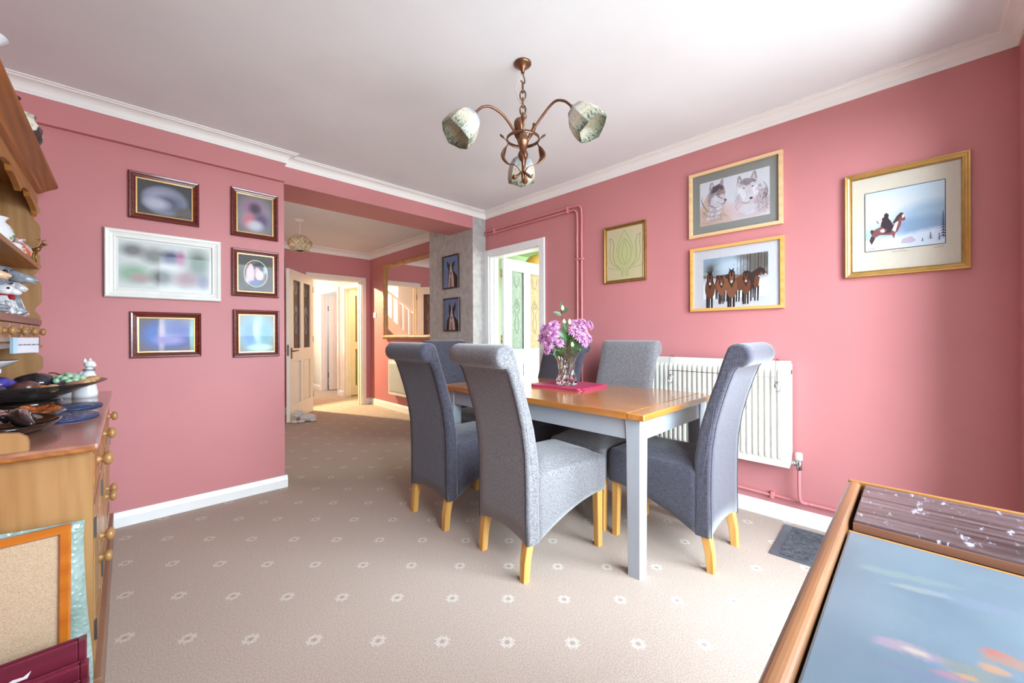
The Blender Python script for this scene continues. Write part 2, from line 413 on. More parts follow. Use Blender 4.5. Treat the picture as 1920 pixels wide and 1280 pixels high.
arch_set('trim_4', 'x', 1.93, 2.70, 1.97, YF, -1, 'cream_door')
arch_set('trim_5', 'y', 2.47, 3.20, 1.95, XR, -1)
M['door_glass_dim'] = pane('obscure_glass_dim', (.8, .72, .68, 1), diff=.55, dcol=(.36, .27, .24, 1))
M['door_glass_kit'] = pane('obscure_glass_green', (.9, 1, .93, 1), diff=.75, dcol=(.56, .66, .58, 1))
M['door_glass_kit2'] = pane('obscure_glass_amber', (1, .95, .8, 1), diff=.75, dcol=(.62, .53, .36, 1))
M['etch'] = plain('etched_lines', (222, 220, 214), .6)
M['etch_dk'] = plain('etched_lines_dark', (110, 120, 110), .6)
def glazed_door(name, loc, rotz, w=.76, h=1.95, m='cream_door', g1='door_glass_dim', g2='door_glass_dim', etch='etch', handle=True, hx=.05):
    """leaf from hinge at local x=0 to x=w, thickness along y -0.04..0"""
    root = bpy.data.objects.new(name, None); COL.objects.link(root); root.location = loc; root.rotation_euler = (0, 0, rotz); root['kind'] = 'structure'
    st, mu = .105, .085; zt = h-.115; zl = .92; xm0 = w/2-mu/2; xm1 = w/2+mu/2; b0, b1 = .20, .78
    bm = B()
    for b in ((0, st, 0, h), (w-st, w, 0, h), (st, w-st, h-.115, h), (st, w-st, b1, zl), (st, w-st, 0, b0), (xm0, xm1, b0, b1), (xm0, xm1, zl, h-.115)):
        bx(bm, b[0], b[1], -.04, 0, b[2], b[3])
    for (x0, x1) in ((st, xm0), (xm1, w-st)):
        # raised lower panels
        bx(bm, x0, x1, -.028, -.012, b0, b1); bx(bm, x0+.03, x1-.03, -.036, -.004, b0+.03, b1-.03, bev=.007, seg=1)
        for yy in (-.043, -.003):
            for q in ((x0, x0+.012, zl, zt), (x1-.012, x1, zl, zt), (x0+.012, x1-.012, zl, zl+.012), (x0+.012, x1-.012, zt-.012, zt)):
                bx(bm, q[0], q[1], yy, yy+.006, q[2], q[3])
            for q in ((x0, x0+.012, b0, b1), (x1-.012, x1, b0, b1), (x0+.012, x1-.012, b0, b0+.012), (x0+.012, x1-.012, b1-.012, b1)):
                bx(bm, q[0], q[1], yy, yy+.006, q[2], q[3])
    obj('door_leaf', bm, m, root)
    for (x0, x1), g in (((st, xm0), g1), ((xm1, w-st), g2)):
        p = part('glass_pane', g, root, (x0, x1, -.023, -.017, zl, zt))
        bm = B(); cx = (x0+x1)/2; cz = (zl+zt)/2
        for s in (-1, 1):
            for yy in (-.026, -.014):
                tube(bm, smooth_path([(cx+s*.004, yy, cz-.26), (cx+s*.035, yy, cz-.16), (cx+s*.012, yy, cz-.04), (cx+s*.05, yy, cz+.02), (cx+s*.028, yy, cz+.09), (cx, yy, cz+.13)], 4), .0018, 4)
                tube(bm, smooth_path([(cx, yy, cz+.02), (cx+s*.02, yy, cz+.05), (cx, yy, cz+.1)], 4), .0018, 4)
                tube(bm, smooth_path([(cx+s*.045, yy, cz+.38), (cx+s*.03, yy, cz+.30), (cx, yy, cz+.26)], 4), .0016, 4)
        obj('etched_flower', bm, etch, p)
    if handle:
        hxx = w-.05
        for s, yy in ((-1, -.04), (1, 0)):
            bm = B(); bx(bm, hxx-.02, hxx+.02, yy if s > 0 else yy-.006, yy+.006 if s > 0 else yy, .80, .94, bev=.002)
            tube(bm, [(hxx, yy, .90), (hxx, yy+s*.04, .90), (hxx-.015, yy+s*.045, .90), (hxx-.11, yy+s*.045, .903)], .008, 8)
            obj('door_handle', bm, 'brass', root, smooth=False)
        part('lock_plate', 'steel', root, (w-.001, w+.002, -.032, -.008, .84, .98))
    for hz in (.2, 1.0, 1.72):
        bm = B(); tube(bm, [(-.006, -.002, hz), (-.006, -.002, hz+.09)], .007, 8); obj('hinge', bm, 'goldmetal' if m == 'gloss' else 'steel', root)
    return root
ang = math.atan2(5.49-6.15, 1.455-1.95)
glazed_door('door_1', (1.952, 6.16, .012), ang, .80, 1.945, 'cream_door', hx=.05)
glazed_door('door_2', (2.935, 3.165, .012), R(1.5), .74, 1.93, 'gloss', 'door_glass_kit', 'door_glass_kit2', 'etch_dk', False)

# ---------------------------------------------------------------- hall beyond the far door
sbox('wall_hall_right', 'white_wall', (2.83, 2.93, YF+.12, 6.50, 0, 2.42), (2.83, 2.93, 7.22, 7.55, 0, 2.42), (2.83, 2.93, 8.40, 9.3, 0, 2.42), (2.83, 2.93, 6.5, 7.22, 1.98, 2.42), (2.83, 2.93, 7.55, 8.40, 1.98, 2.42))
sbox('wall_hall_back', 'white_wall', (-.6, 3.0, 9.1, 9.2, 0, 2.42))
sbox('wall_hall_left', 'white_wall', (-.6, -.5, YF+.12, 9.2, 0, 2.42))
sbox('ceiling_2', 'ceil', (-.6, 3.9, YF+.12, 9.3, 2.42, 2.5))
sbox('wall_cupboard', 'lime_wall', (3.45, 3.5, 6.3, 7.38, 0, 2.42), (2.93, 3.5, 7.28, 7.38, 0, 2.42), (2.93, 3.5, 6.30, 6.40, 0, 2.42))
sbox('wall_side_room', 'white_wall', (3.9, 4.0, 7.38, 9.3, 0, 2.42), (2.93, 4.0, 9.2, 9.3, 0, 2.42), (2.93, 4.0, 7.381, 7.46, 0, 2.42))
arch_set('trim_6', 'y', 6.50, 7.22, 1.96, 2.83, -1, 'gloss', .055, .016, .1)
arch_set('trim_7', 'y', 7.55, 8.40, 1.96, 2.83, -1, 'gloss', .055, .016, .1)
skirting('baseboard_hall', [(2.83, 7.28, 2.83, 7.49, -1, 0), (2.83, 8.46, 2.83, 9.1, -1, 0), (-.5, 9.1, 2.83, 9.1, 0, -1)], .1)
def plain_door(name, loc, rotz, w=.52, h=1.93):
    root = bpy.data.objects.new(name, None); COL.objects.link(root); root.location = loc; root.rotation_euler = (0, 0, rotz); root['kind'] = 'structure'
    bm = B()
    for b in ((0, .09, 0, h), (w-.09, w, 0, h), (.09, w-.09, h-.1, h), (.09, w-.09, .85, .98), (.09, w-.09, 0, .18)): bx(bm, b[0], b[1], -.035, 0, b[2], b[3])
    for z0, z1 in (((.18, .85), (.98, h-.1)) if w > .3 else ()): bx(bm, .09, w-.09, -.026, -.01, z0, z1); bx(bm, .12, w-.12, -.032, -.004, z0+.03, z1-.03, bev=.006, seg=1)
    obj('door_leaf', bm, 'gloss', root)
    for hz in (.25, 1.6): bm = B(); tube(bm, [(-.005, .004, hz), (-.005, .004, hz+.1)], .011, 8); obj('hinge', bm, 'steel', root)
    bm = B(); lathe(bm, [(.0, 0), (.012, 0), (.01, .02), (.024, .035), (.02, .055), (0, .06)], (w-.05, 0, .95), 12, Matrix.Rotation(R(-90), 3, 'X')); obj('door_knob', bm, 'goldmetal', root)
    return root
plain_door('door_3', (2.95, 8.36, .012), R(-18), .74)
# cupboard door standing open, its brass knob towards the hall
plain_door('door_4', (2.935, 7.265, .012), R(-3), .21)
pp = thing('cupboard_pipe', 'thin cream pipes running down the lime green cupboard wall', 'pipe', (3.235, 7.262, 0), R(90))
for k, dy in enumerate((0, .07)):
    bm = B(); tube(bm, smooth_path([(0, dy, 2.3), (0, dy, .35), (-.0, dy-.03, .25+.04*k), (0, dy-.3, .25+.04*k)], 4), .011, 8); obj('pipe', bm, 'cream_door', pp)
    bm = B(); bx(bm, -.012, .02, dy-.016, dy+.016, 1.2, 1.22); obj('pipe_clip', bm, 'cream_door', pp)
# staircase against the hall's back, seen in the mirror
st = thing('staircase', 'white staircase with square balusters seen in the wood framed mirror', 'staircase', (0, 0, 0))
bm = B(); s0 = (.5, .35); s1 = (2.15, 2.02)
def sp(u, v, d): return Vector((u, 7.75+d, v))
prism(bm, [(.5, .42), (2.2, 2.02), (2.2, 1.72), (.5, .12)], sp, .04); obj('stringer', bm, 'gloss', st)
bm = B(); prism(bm, [(.5, 1.26), (2.2, 2.40), (2.2, 2.34), (.5, 1.20)], sp, .05); obj('handrail', bm, 'gloss', st)
for k in range(12):
    x = .62+k*.135; z0 = .42+(x-.5)*(1.6/1.7)-.04; z1 = 1.22+(x-.5)*(1.14/1.7)+.01
    part('baluster', 'gloss', st, (x, x+.045, 7.755, 7.79, z0, z1))
part('under_panel', 'white_wall', st, (.5, 2.2, 7.80, 7.82, 0, .12))
bm = B(); prism(bm, [(.5, .12), (2.2, 1.72), (2.2, 0), (.5, 0)], sp, .03); obj('spandrel', bm, plain('grey_spandrel', (120, 124, 124), .6), st)
for k in range(9):
    x = .55+k*.18; part('stair_tread', 'carpet', st, (x, x+.2, 7.8, 8.6, .26+k*.17, .30+k*.17))
# added unseen hall lamp and fixture: its beam imitates sun through the doorway
sl = thing('hall_helper_lamp', 'added unseen white spot lamp in the hall, imitating sun through the open door', 'spotlight', (1.62, 7.12, 2.42))
bm = B(); lathe(bm, [(.04, 0), (.04, -.015), (.012, -.02), (.012, -.05)], (0, 0, 0), 16); obj('mount', bm, 'gloss', sl)
bm = B(); lathe(bm, [(.02, -.05), (.04, -.06), (.05, -.12), (.046, -.12), (.02, -.065)], (0, 0, 0), 16); obj('lamp_head', bm, 'gloss', sl)
L = bpy.data.lights.new('hall_helper_spot', 'SPOT'); L.energy = 460; L.color = (1.0, .80, .46); L.spot_size = R(95); L.spot_blend = .3; L.shadow_soft_size = .03
lo = bpy.data.objects.new('hall_helper_spot', L); COL.objects.link(lo); lo.parent = sl; lo.location = (0, 0, -.20)
lo.rotation_euler = (Vector((2.75, 5.0, .9))-Vector((1.62, 7.12, 2.2))).to_track_quat('-Z', 'Y').to_euler()

# ---------------------------------------------------------------- kitchen beyond the right door
sbox('wall_kitchen', 'green_wall', (2.91, 6.0, 4.6, 4.7, 0, 2.5), (5.9, 6.0, 1.5, 4.7, 0, 2.5), (2.95, 3.3, 1.55, 1.65, 0, 2.5), (5.8, 6.0, 1.55, 1.65, 0, 2.5), (3.3, 5.8, 1.55, 1.65, 0, .7), (3.3, 5.8, 1.55, 1.65, 2.3, 2.5))
sbox('ceiling_3', 'green_wall', (XR+.12, 6.0, 1.5, 4.7, 2.42, 2.5))
kc = thing('tall_cupboard', 'tan wooden tall cupboard behind the amber glass of the white kitchen door', 'cupboard', (4.9, 4.35, 0))
part('body', 'lightoak', kc, (-.6, .6, -.2, .25, 0, 1.95)); part('cupboard_door', 'lightoak', kc, (-.58, -.01, -.22, -.2, .05, 1.92), bev=.004); part('cupboard_door', 'lightoak', kc, (.01, .58, -.22, -.2, .05, 1.92), bev=.004)
kl = thing('paper_lantern', 'yellow orange round lampshade glimpsed over the white kitchen door', 'lampshade', (4.35, 3.85, 2.10))
bm = B(); blob(bm, (0, 0, 0), (.24, .24, .19), u=24, v=14); obj('shade', bm, plain('amber_paper', (242, 190, 96), .7), kl)
bm = B(); tube(bm, [(0, 0, .18), (0, 0, .32)], .006); obj('cable', bm, 'gloss', kl)

# ---------------------------------------------------------------- dining chairs
def prof_section(poly, ins):
    """inset a closed polygon by ins along its vertex normals"""
    n = len(poly); out = []
    for i in range(n):
        p0 = Vector(poly[i-1]); p1 = Vector(poly[i]); p2 = Vector(poly[(i+1) % n])
        d = ((p1-p0).normalized()+(p2-p1).normalized())
        if d.length < 1e-6: d = p2-p1
        d.normalize(); out.append((p1.x-d.y*ins, p1.y+d.x*ins))
    return out
REAR = [(0, .165), (0, .27), (.001, .36), (-.001, .47), (-.006, .575), (-.024, .69), (-.050, .79), (-.075, .87), (-.098, .935), (-.112, .957)]
ROLL_C, ROLL_R = (-.118, 1.008), .053
roll = [(ROLL_C[0]+ROLL_R*math.cos(a), ROLL_C[1]+ROLL_R*math.sin(a)) for a in [R(q) for q in (255, 232, 208, 184, 160, 136, 112, 88, 64, 40)]]
FRONT = [(-.063, 1.005), (-.046, .955), (-.030, .90), (-.004, .83), (.020, .755), (.042, .68), (.058, .60), (.070, .52), (.072, .40), (.072, .30), (.072, .165)]
BACKP = REAR+roll+FRONT     # runs clockwise from rear hem, over the scroll, down the front
def back_mesh(w):
    bm = B(); secs = [(-w/2, .014), (-w/2+.003, .006), (-w/2+.010, 0)]+[(-w/2+.01+(w-.02)*k/8, 0) for k in range(1, 8)]+[(w/2-.010, 0), (w/2-.003, .006), (w/2, .014)]
    rows = []
    for y, ins in secs:
        pl = prof_section(BACKP, -ins) if ins else BACKP
        s = max(0, 1-(2*y/w)**2); row = []
        for i, (x, z) in enumerate(pl):
            if i == 0: z = .165+.035*s
            if i == len(pl)-1: z = .165+.035*s
            hh = max(0, min(1, (z-.6)/.4)); yy = y*(1+.03*hh)
            row.append(bm.verts.new((x, yy, z)))
        rows.append(row)
    n = len(BACKP)
    for a, b in zip(rows, rows[1:]):
        for i in range(n):
            f = bm.faces.new((a[i], a[(i+1) % n], b[(i+1) % n], b[i])); f.smooth = True
    for r_ in (rows[0], rows[-1][::-1]): bm.faces.new(r_)
    return bm
def seat_mesh(w):
    bm = B(); x0, x1 = .060, .548; r = .035; N = 14; per = []
    def corner(cx, cy, a0): return [(cx+r*math.cos(a0+PI/2*k/5), cy+r*math.sin(a0+PI/2*k/5)) for k in range(6)]
    per += corner(x1-r, -w/2+r, -PI/2); per += [(x1, -w/2+r+(w-2*r)*k/8) for k in range(1, 8)]
    per += corner(x1-r, w/2-r, 0)
    per += [(x1-r-(x1-r-x0)*k/N, w/2) for k in range(1, N+1)]
    per += [(x0, w/2-w*k/6) for k in range(1, 6)]
    per += [(x0+(x1-r-x0)*k/N, -w/2) for k in range(0, N)]
    def hem(x, y):
        t = max(0, min(1, (x-.06)/.46)); side = .165+.135*(1-(1-t)**1.9)
        if x > x1-.04: side = .30+.030*(1-(2*y/w)**2)
        if x < x0+.001: side = .165+.03*(1-(2*y/w)**2)
        return side
    cx, cy = (x0+x1)/2, 0; rings = []
    for k in range(6): rings.append([(x, y, hem(x, y)+(.445-hem(x, y))*k/5) for x, y in per])
    for k in range(1, 6):
        a = PI/2*k/5; s = .030*(1-math.cos(a)); z = .445+.030*math.sin(a)
        rings.append([(x+(cx-x)*s/.22, y+(cy-y)*s/.2, z) for x, y in per])
    for q, zz in ((.7, .499), (.45, .511), (.2, .515)):
        rings.append([(cx+(x-cx)*q, cy+(y-cy)*q, zz) for x, y in per])
    vr = [[bm.verts.new(p) for p in rg] for rg in rings]; n = len(per)
    for a, b in zip(vr, vr[1:]):
        for i in range(n):
            f = bm.faces.new((a[i], a[(i+1) % n], b[(i+1) % n], b[i])); f.smooth = True
    f = bm.faces.new(vr[-1]); f.smooth = True
    # underside, recessed
    inn = [bm.verts.new((cx+(x-cx)*.93, cy+(y-cy)*.9, hem(x, y)+.002)) for x, y in per]
    inn2 = [bm.verts.new((cx+(x-cx)*.93, cy+(y-cy)*.9, .36)) for x, y in per]
    for A, Bb in ((vr[0], inn), (inn, inn2)):
        for i in range(n): bm.faces.new((A[(i+1) % n], A[i], Bb[i], Bb[(i+1) % n]))
    bm.faces.new(inn2)
    return bm
def leg_mesh(pts, w0, w1):
    """square tapering leg through pts from the top down"""
    bm = B(); rows = []
    for i, (x, y, z) in enumerate(pts):
        h = (w0+(w1-w0)*i/(len(pts)-1))/2; c = .003
        sq = [(-h+c, -h), (h-c, -h), (h, -h+c), (h, h-c), (h-c, h), (-h+c, h), (-h, h-c), (-h, -h+c)]
        rows.append([bm.verts.new((x+a, y+b, z)) for a, b in sq])
    for a, b in zip(rows, rows[1:]):
        for i in range(8): bm.faces.new((a[i], a[(i+1) % 8], b[(i+1) % 8], b[i]))
    bm.faces.new(rows[0]); bm.faces.new(rows[-1][::-1]); return bm
def make_chair(mat, label, loc, rz, w=.405):
    t = thing('dining_chair', label, 'chair', loc, rz, 'dining chairs around the table')
    obj('backrest', back_mesh(w), mat, t); obj('seat', seat_mesh(w-.006), mat, t)
    for s in (-1, 1):
        yy = s*(w/2-.034)
        obj('leg', leg_mesh([(.030, yy, .30), (.028, yy, .17), (.012, yy, .09), (-.006+.012, yy, 0)], .046, .034), 'oak_leg', t)
        obj('leg', leg_mesh([(.498, yy, .36), (.498, yy, .30), (.504, yy, 0)], .046, .032), 'oak_leg', t)
    bm = B()
    for s in (-1, 1):
        pts = [(x-.0015, s*(w/2-.012)*(1+.03*max(0, min(1, (z-.6)/.4))), z) for x, z in REAR]
        tube(bm, pts, .0022, 5)
    tube(bm, [(-.100, -w/2+.012, .950), (-.1035, 0, .950), (-.100, w/2-.012, .950)], .0022, 5)
    obj('seam', bm, 'seam', t)
    return t
rzA = math.atan2(-.060, .49)
c1 = make_chair('grey', 'pale grey tweed scroll-back chair in front of the table, its back to us', (1.286, 1.395, 0), rzA)
c2 = make_chair('navy', 'charcoal chair at the near end of the table, right of the front table leg', (2.103, .658, 0), R(90))
dup(c2, (1.285, 2.035, 0), R(0), 'leftmost charcoal chair, its back to us, left of the pale grey one')
dup(c1, (2.430, 1.408, 0), R(180), 'pale grey tweed chair on the far long side, in front of the radiator')
dup(c2, (2.440, 1.990, 0), R(176), 'charcoal chair behind the flower vase on the far long side')
dup(c2, (1.992, 2.765, 0), R(-90), 'charcoal chair at the far end of the table below the dog portraits')

# ---------------------------------------------------------------- dining table
tx0, tx1, ty0, ty1 = 1.598, 2.447, .822, 2.372
tb = thing('dining_table', 'oak topped dining table with pale grey painted legs and apron', 'table', ((tx0+tx1)/2, (ty0+ty1)/2, 0))
ox, oy = (tx0+tx1)/2, (ty0+ty1)/2
bm = B(); bx(bm, tx0-ox, tx1-ox, ty0-oy+.085, ty1-oy-.085, .722, .752, 0)
o = obj('tabletop', bm, 'oak_y', tb)
for y0, y1 in ((ty0-oy, ty0-oy+.084), (ty1-oy-.084, ty1-oy)):
    bm = B(); bx(bm, tx0-ox, tx1-ox, y0, y1, .722, .752, bev=.006, seg=3); obj('breadboard_end', bm, 'oak_x', tb)
lx0, lx1, ly0, ly1 = tx0-ox+.073, tx1-ox-.073, ty0-oy+.073, ty1-oy-.073
bm = B(); bx(bm, lx0-.028, lx0-.008, ly0, ly1, .622, .722); obj('apron', bm, 'grey_paint', tb)
bm = B(); bx(bm, lx1+.008, lx1+.028, ly0, ly1, .622, .722); obj('apron', bm, 'grey_paint', tb)
bm = B(); bx(bm, lx0, lx1, ly0-.028, ly0-.008, .622, .722); obj('apron', bm, 'grey_paint', tb)
bm = B(); bx(bm, lx0, lx1, ly1+.008, ly1+.028, .622, .722); obj('apron', bm, 'grey_paint', tb)
for sx_, sy_ in ((lx0, ly0), (lx0, ly1), (lx1, ly0), (lx1, ly1)):
    kx = .007 if sx_ < 0 else -.007; ky = .007 if sy_ < 0 else -.007
    obj('leg', leg_mesh([(sx_, sy_, .722), (sx_, sy_, .61), (sx_+kx*.2, sy_+ky*.2, 0)], .078, .062), 'grey_paint', tb)
# two placemats under the vase
for k, (dz, rz, lab) in enumerate(((.752, R(5), 'lower magenta placemat of the two stacked under the vase'), (.7605, R(2), 'upper magenta placemat with the glass vase on it'))):
    bm = B(); r = bmesh.ops.create_cube(bm, size=1)
    for v in r['verts']: v.co = Vector((v.co.x*.338, v.co.y*.416, (v.co.z+.5)*.0075))
    es = [e for e in bm.edges if abs((e.verts[0].co-e.verts[1].co).z) > .001]
    bmesh.ops.bevel(bm, geom=es, offset=.025, segments=5, affect='EDGES')
    o = obj('placemat', bm, 'placemat', None, (2.145, 1.647, dz+.0003*k), rz); tag(o, lab, 'placemat', 'stacked placemats')
# cut glass vase
VX, VY, VZ = 2.114, 1.641, .7695
t = NT('cut_glass'); b = t.bsdf((.97, .98, .98, 1), .02, None, 0, Transmission_Weight=1.0, IOR=1.45); M['cutglass'] = t.m
lp = t.n('ShaderNodeBsdfTransparent')
bm = B()
prof = [(.062, 0), (.066, .006), (.062, .03), (.053, .065), (.049, .095), (.055, .13), (.070, .175), (.089, .222), (.095, .234), (.091, .235), (.084, .222), (.065, .175), (.050, .13), (.044, .095), (.046, .06), (.05, .035), (.03, .022), (.0, .02)]
n = 32; rings = []
for i, (r, z) in enumerate(prof[:-1]):
    cut = 0
    if i < 9: cut = .0028 if z < .17 else .0012
    ph = 0 if i % 2 else PI/16
    rings.append([bm.verts.new(((r+cut*math.cos(16*(2*PI*k/n)+ph*16))*math.cos(2*PI*k/n), (r+cut*math.cos(16*(2*PI*k/n)+ph*16))*math.sin(2*PI*k/n), z)) for k in range(n)])
for a, b in zip(rings, rings[1:]):
    for k in range(n): bm.faces.new((a[k], a[(k+1) % n], b[(k+1) % n], b[k]))
bm.faces.new(rings[0][::-1]); bm.faces.new(rings[-1])
v = obj('glass_vase', bm, 'cutglass', None, (VX, VY, VZ)); tag(v, 'flared cut glass vase of pink flowers on the magenta placemats', 'vase'); v.scale = (1.04, 1.04, 1.04)

# ---------------------------------------------------------------- flowers
def mum(bm, c, r, tilt, rnd):
    """a chrysanthemum head: rings of narrow curved petals"""
    q = Vector(tilt).to_track_quat('Z', 'Y').to_matrix()
    for ring, (n, el, ln) in enumerate(((18, -12, 1.0), (18, 8, 1.0), (18, 26, .92), (15, 45, .78), (11, 64, .6), (6, 82, .42))):
        for k in range(n):
            a = 2*PI*(k+rnd.random()*.4)/n; e = R(el+rnd.uniform(-8, 8)); L_ = r*ln*rnd.uniform(.85, 1.1); w = r*.21
            d = Vector((math.cos(a)*math.cos(e), math.sin(a)*math.cos(e), math.sin(e))); s = Vector((-math.sin(a), math.cos(a), 0)); up = Vector((0, 0, 1))
            pts = [(0, .3), (.45, 1), (.8, .95), (1.0, .35)]; rows = []
            for t_, ww in pts:
                p = d*L_*t_+up*(L_*.22*math.sin(t_*PI)); rows.append([bm.verts.new(Vector(c)+q @ (p-s*w*ww*.5)), bm.verts.new(Vector(c)+q @ (p+s*w*ww*.5))])
            for A, Bb in zip(rows, rows[1:]):
                f = bm.faces.new((A[0], A[1], Bb[1], Bb[0])); f.material_index = 0 if (k+ring) % 3 else 1
def leafm(bm, base, d, L_, w, nrm=(0, 0, 1), curl=.15, lobes=False):
    d = Vector(d).normalized(); s = d.cross(Vector(nrm)).normalized(); up = s.cross(d).normalized(); rows = []
    for k in range(8):
        t_ = k/7; ww = w*math.sin(PI*min(1, t_*.92+.04))**.8
        if lobes and k % 2: ww *= .62
        p = Vector(base)+d*L_*t_-up*(curl*L_*t_*t_)
        rows.append([bm.verts.new(p-s*ww*.5+up*ww*.12), bm.verts.new(p), bm.verts.new(p+s*ww*.5+up*ww*.12)])
    for A, Bb in zip(rows, rows[1:]):
        for j in (0, 1): f = bm.faces.new((A[j], A[j+1], Bb[j+1], Bb[j])); f.smooth = True
rl = Vector((.715, -.699, 0)); fd = Vector((.699, .715, 0))     # across and away, seen from the dresser end of the room
def vp(a, b, z): return rl*a+fd*b+Vector((0, 0, z))
sprays = (('lilac chrysanthemum spray leaning out of the vase to the left', [(-.135, 0, .355, .042), (-.085, -.03, .375, .045), (-.145, .02, .30, .045), (-.09, -.05, .315, .046), (-.115, -.03, .255, .040), (-.05, -.06, .27, .032), (-.06, .03, .35, .038), (-.125, -.02, .215, .026)], -1),
          ('lilac chrysanthemum spray leaning out of the vase to the right', [(.045, -.02, .345, .043), (.10, 0, .35, .045), (.085, -.04, .305, .045), (.135, .01, .30, .040), (.115, .03, .395, .038), (.155, .03, .385, .034), (.065, .04, .395, .036), (.11, -.03, .265, .030)], 1))
for lab, heads, sgn in sprays:
    t = thing('chrysanthemum_spray', lab, 'flower', (VX, VY, VZ+.02), 0, 'flowers in the glass vase'); t.scale = (1.04, 1.04, 1.04); rnd = random.Random(3+sgn)
    root = vp(-sgn*.012, 0, .0); fork = vp(sgn*.03, 0, .17)
    bm = B(); tube(bm, smooth_path([root, vp(0, .004, .08), fork], 5), .003, 6); tube(bm, smooth_path([root+Vector((.012, .008, .002)), vp(-sgn*.006, .012, .09), vp(sgn*.045, .02, .19)], 5), .0028, 6)
    for a, b_, z, r in heads: tube(bm, smooth_path([fork, vp(a*.6, b_*.5, z*.78), vp(a, b_, z-.025)], 4), .0022, 5)
    obj('stem', bm, 'stem', t)
    for a, b_, z, r in heads:
        bm = B(); mum(bm, vp(a, b_, z-.022), r*1.02, vp(a*3, -.3+b_, .32), rnd); obj('flower_head', bm, ['petal', 'petal2'], t)
    for k in range(7):
        bm = B(); a = sgn*rnd.uniform(.01, .09); z = rnd.uniform(.18, .29)
        leafm(bm, vp(a*.4, 0, z-.03), vp(a*6+sgn*.1, rnd.uniform(-.7, .5), rnd.uniform(-.1, .6)), rnd.uniform(.055, .085), .034, lobes=True); obj('leaf', bm, 'leaf', t)
t = thing('camellia_branch', 'tall leafy camellia twig with cream buds in the centre of the vase', 'flower', (VX, VY, VZ+.02), 0, 'flowers in the glass vase'); t.scale = (1.04, 1.04, 1.04)
bm = B(); main = smooth_path([vp(.01, 0, 0), vp(.0, 0, .14), vp(-.01, -.01, .28), vp(-.022, 0, .40), vp(-.035, 0, .47)], 6); tube(bm, main, .0035, 6)
tube(bm, smooth_path([vp(-.005, 0, .18), vp(.03, -.02, .27), vp(.045, -.02, .33)], 4), .0025, 6); obj('twig', bm, 'twig', t)
for a, z, da, dz, L_ in ((-.03, .425, -.9, .35, .062), (-.03, .44, .8, .6, .060), (-.033, .465, .1, 1, .05), (-.012, .36, .5, .6, .05), (0, .26, -.7, .7, .10), (0, .27, .6, .8, .09), (.01, .22, .8, .5, .09), (-.01, .215, -.9, .2, .10), (.02, .19, .9, .25, .085), (0, .30, -.25, .9, .085), (.03, .30, .6, .7, .07), (-.01, .19, -.6, -.1, .09)):
    bm = B(); leafm(bm, vp(a, -.01, z), vp(da, -.35, dz), L_, L_*.46, nrm=vp(0, -1, .4), curl=.1); obj('leaf', bm, 'leaf' if z < .34 else 'leaf2', t)
for a, z in ((-.018, .365), (.018, .365), (.035, .22), (-.028, .455)):
    bm = B(); lathe(bm, [(.002, 0), (.011, .008), (.0125, .018), (.007, .032), (.001, .038)], vp(a, -.02, z), 10); obj('bud', bm, 'bud', t)

# ---------------------------------------------------------------- radiators
def radiator(name, label, loc, rotz, L_, H, flat_m='rad'):
    """local x along the wall, front face towards -y, back at y=0"""
    t = thing(name, label, 'radiator', loc, rotz)
    bm = B(); n = int(L_/.0333); e = .03
    def panel(y0, s):
        xs = [0, e]; ys = [0, 0]; pit = (L_-2*e)/n
        for k in range(n):
            b_ = e+k*pit; xs += [b_+pit*.12, b_+pit*.32, b_+pit*.68, b_+pit*.88]; ys += [0, -.012, -.012, 0]
        xs += [L_-e, L_]; ys += [0, 0]
        zs = [(.0, 0), (.035, 0), (.055, 1), (H-.055, 1), (H-.035, 0), (H, 0)]
        rows = [[bm.verts.new((x, y0+s*y*f_, z)) for x, y in zip(xs, ys)] for z, f_ in zs]
        for A, Bb in zip(rows, rows[1:]):
            for i in range(len(xs)-1): bm.faces.new((A[i], A[i+1], Bb[i+1], Bb[i]))
    panel(-.085, 1); bx(bm, 0, L_, -.0845, -.074, 0, H); obj('front_panel', bm, flat_m, t)
    part('side_cover', flat_m, t, (-.004, .002, -.086, -.025, .02, H-.012)); part('side_cover', flat_m, t, (L_-.002, L_+.004, -.086, -.025, .02, H-.012))
    part('back_panel', flat_m, t, (0, L_, -.035, -.025, 0, H))
    bm = B(); bx(bm, 0, L_, -.086, -.08, H-.01, H+.004); bx(bm, 0, L_, -.030, -.024, H-.01, H+.004)
    for k in range(int(L_/.02)): bx(bm, k*.02, k*.02+.007, -.081, -.03, H-.008, H+.001)
    obj('top_grille', bm, flat_m, t)
    for x in (.15, L_-.15): part('bracket', flat_m, t, (x, x+.03, -.026, 0, .1, H-.1))
    part('bleed_valve', 'steel', t, (L_+.003, L_+.008, -.062, -.05, H-.07, H-.045))
    bm = B(); tube(bm, [(L_, -.055, .028), (L_+.045, -.055, .028)], .010, 10); tube(bm, [(L_+.040, -.055, -.005), (L_+.040, -.055, .05)], .014, 10); tube(bm, [(L_+.012, -.055, .028), (L_+.024, -.055, .028)], .016, 8)
    vv = obj('valve', bm, 'chrome', t)
    bm = B(); lathe(bm, [(.015, .05), (.017, .055), (.017, .085), (.014, .092), (0, .093)], (L_+.040, -.055, 0), 16); obj('valve_cap', bm, 'rad', vv)
    return t
ra = radiator('radiator', 'long white panel radiator on the pink wall behind the table', (XR-.004, 1.62, .335), R(-90), 1.115, .605)
rb = radiator('radiator', 'white radiator under the wood framed mirror in the far room', (XF-.002, 5.42, .25), R(-90), 1.2, .50)
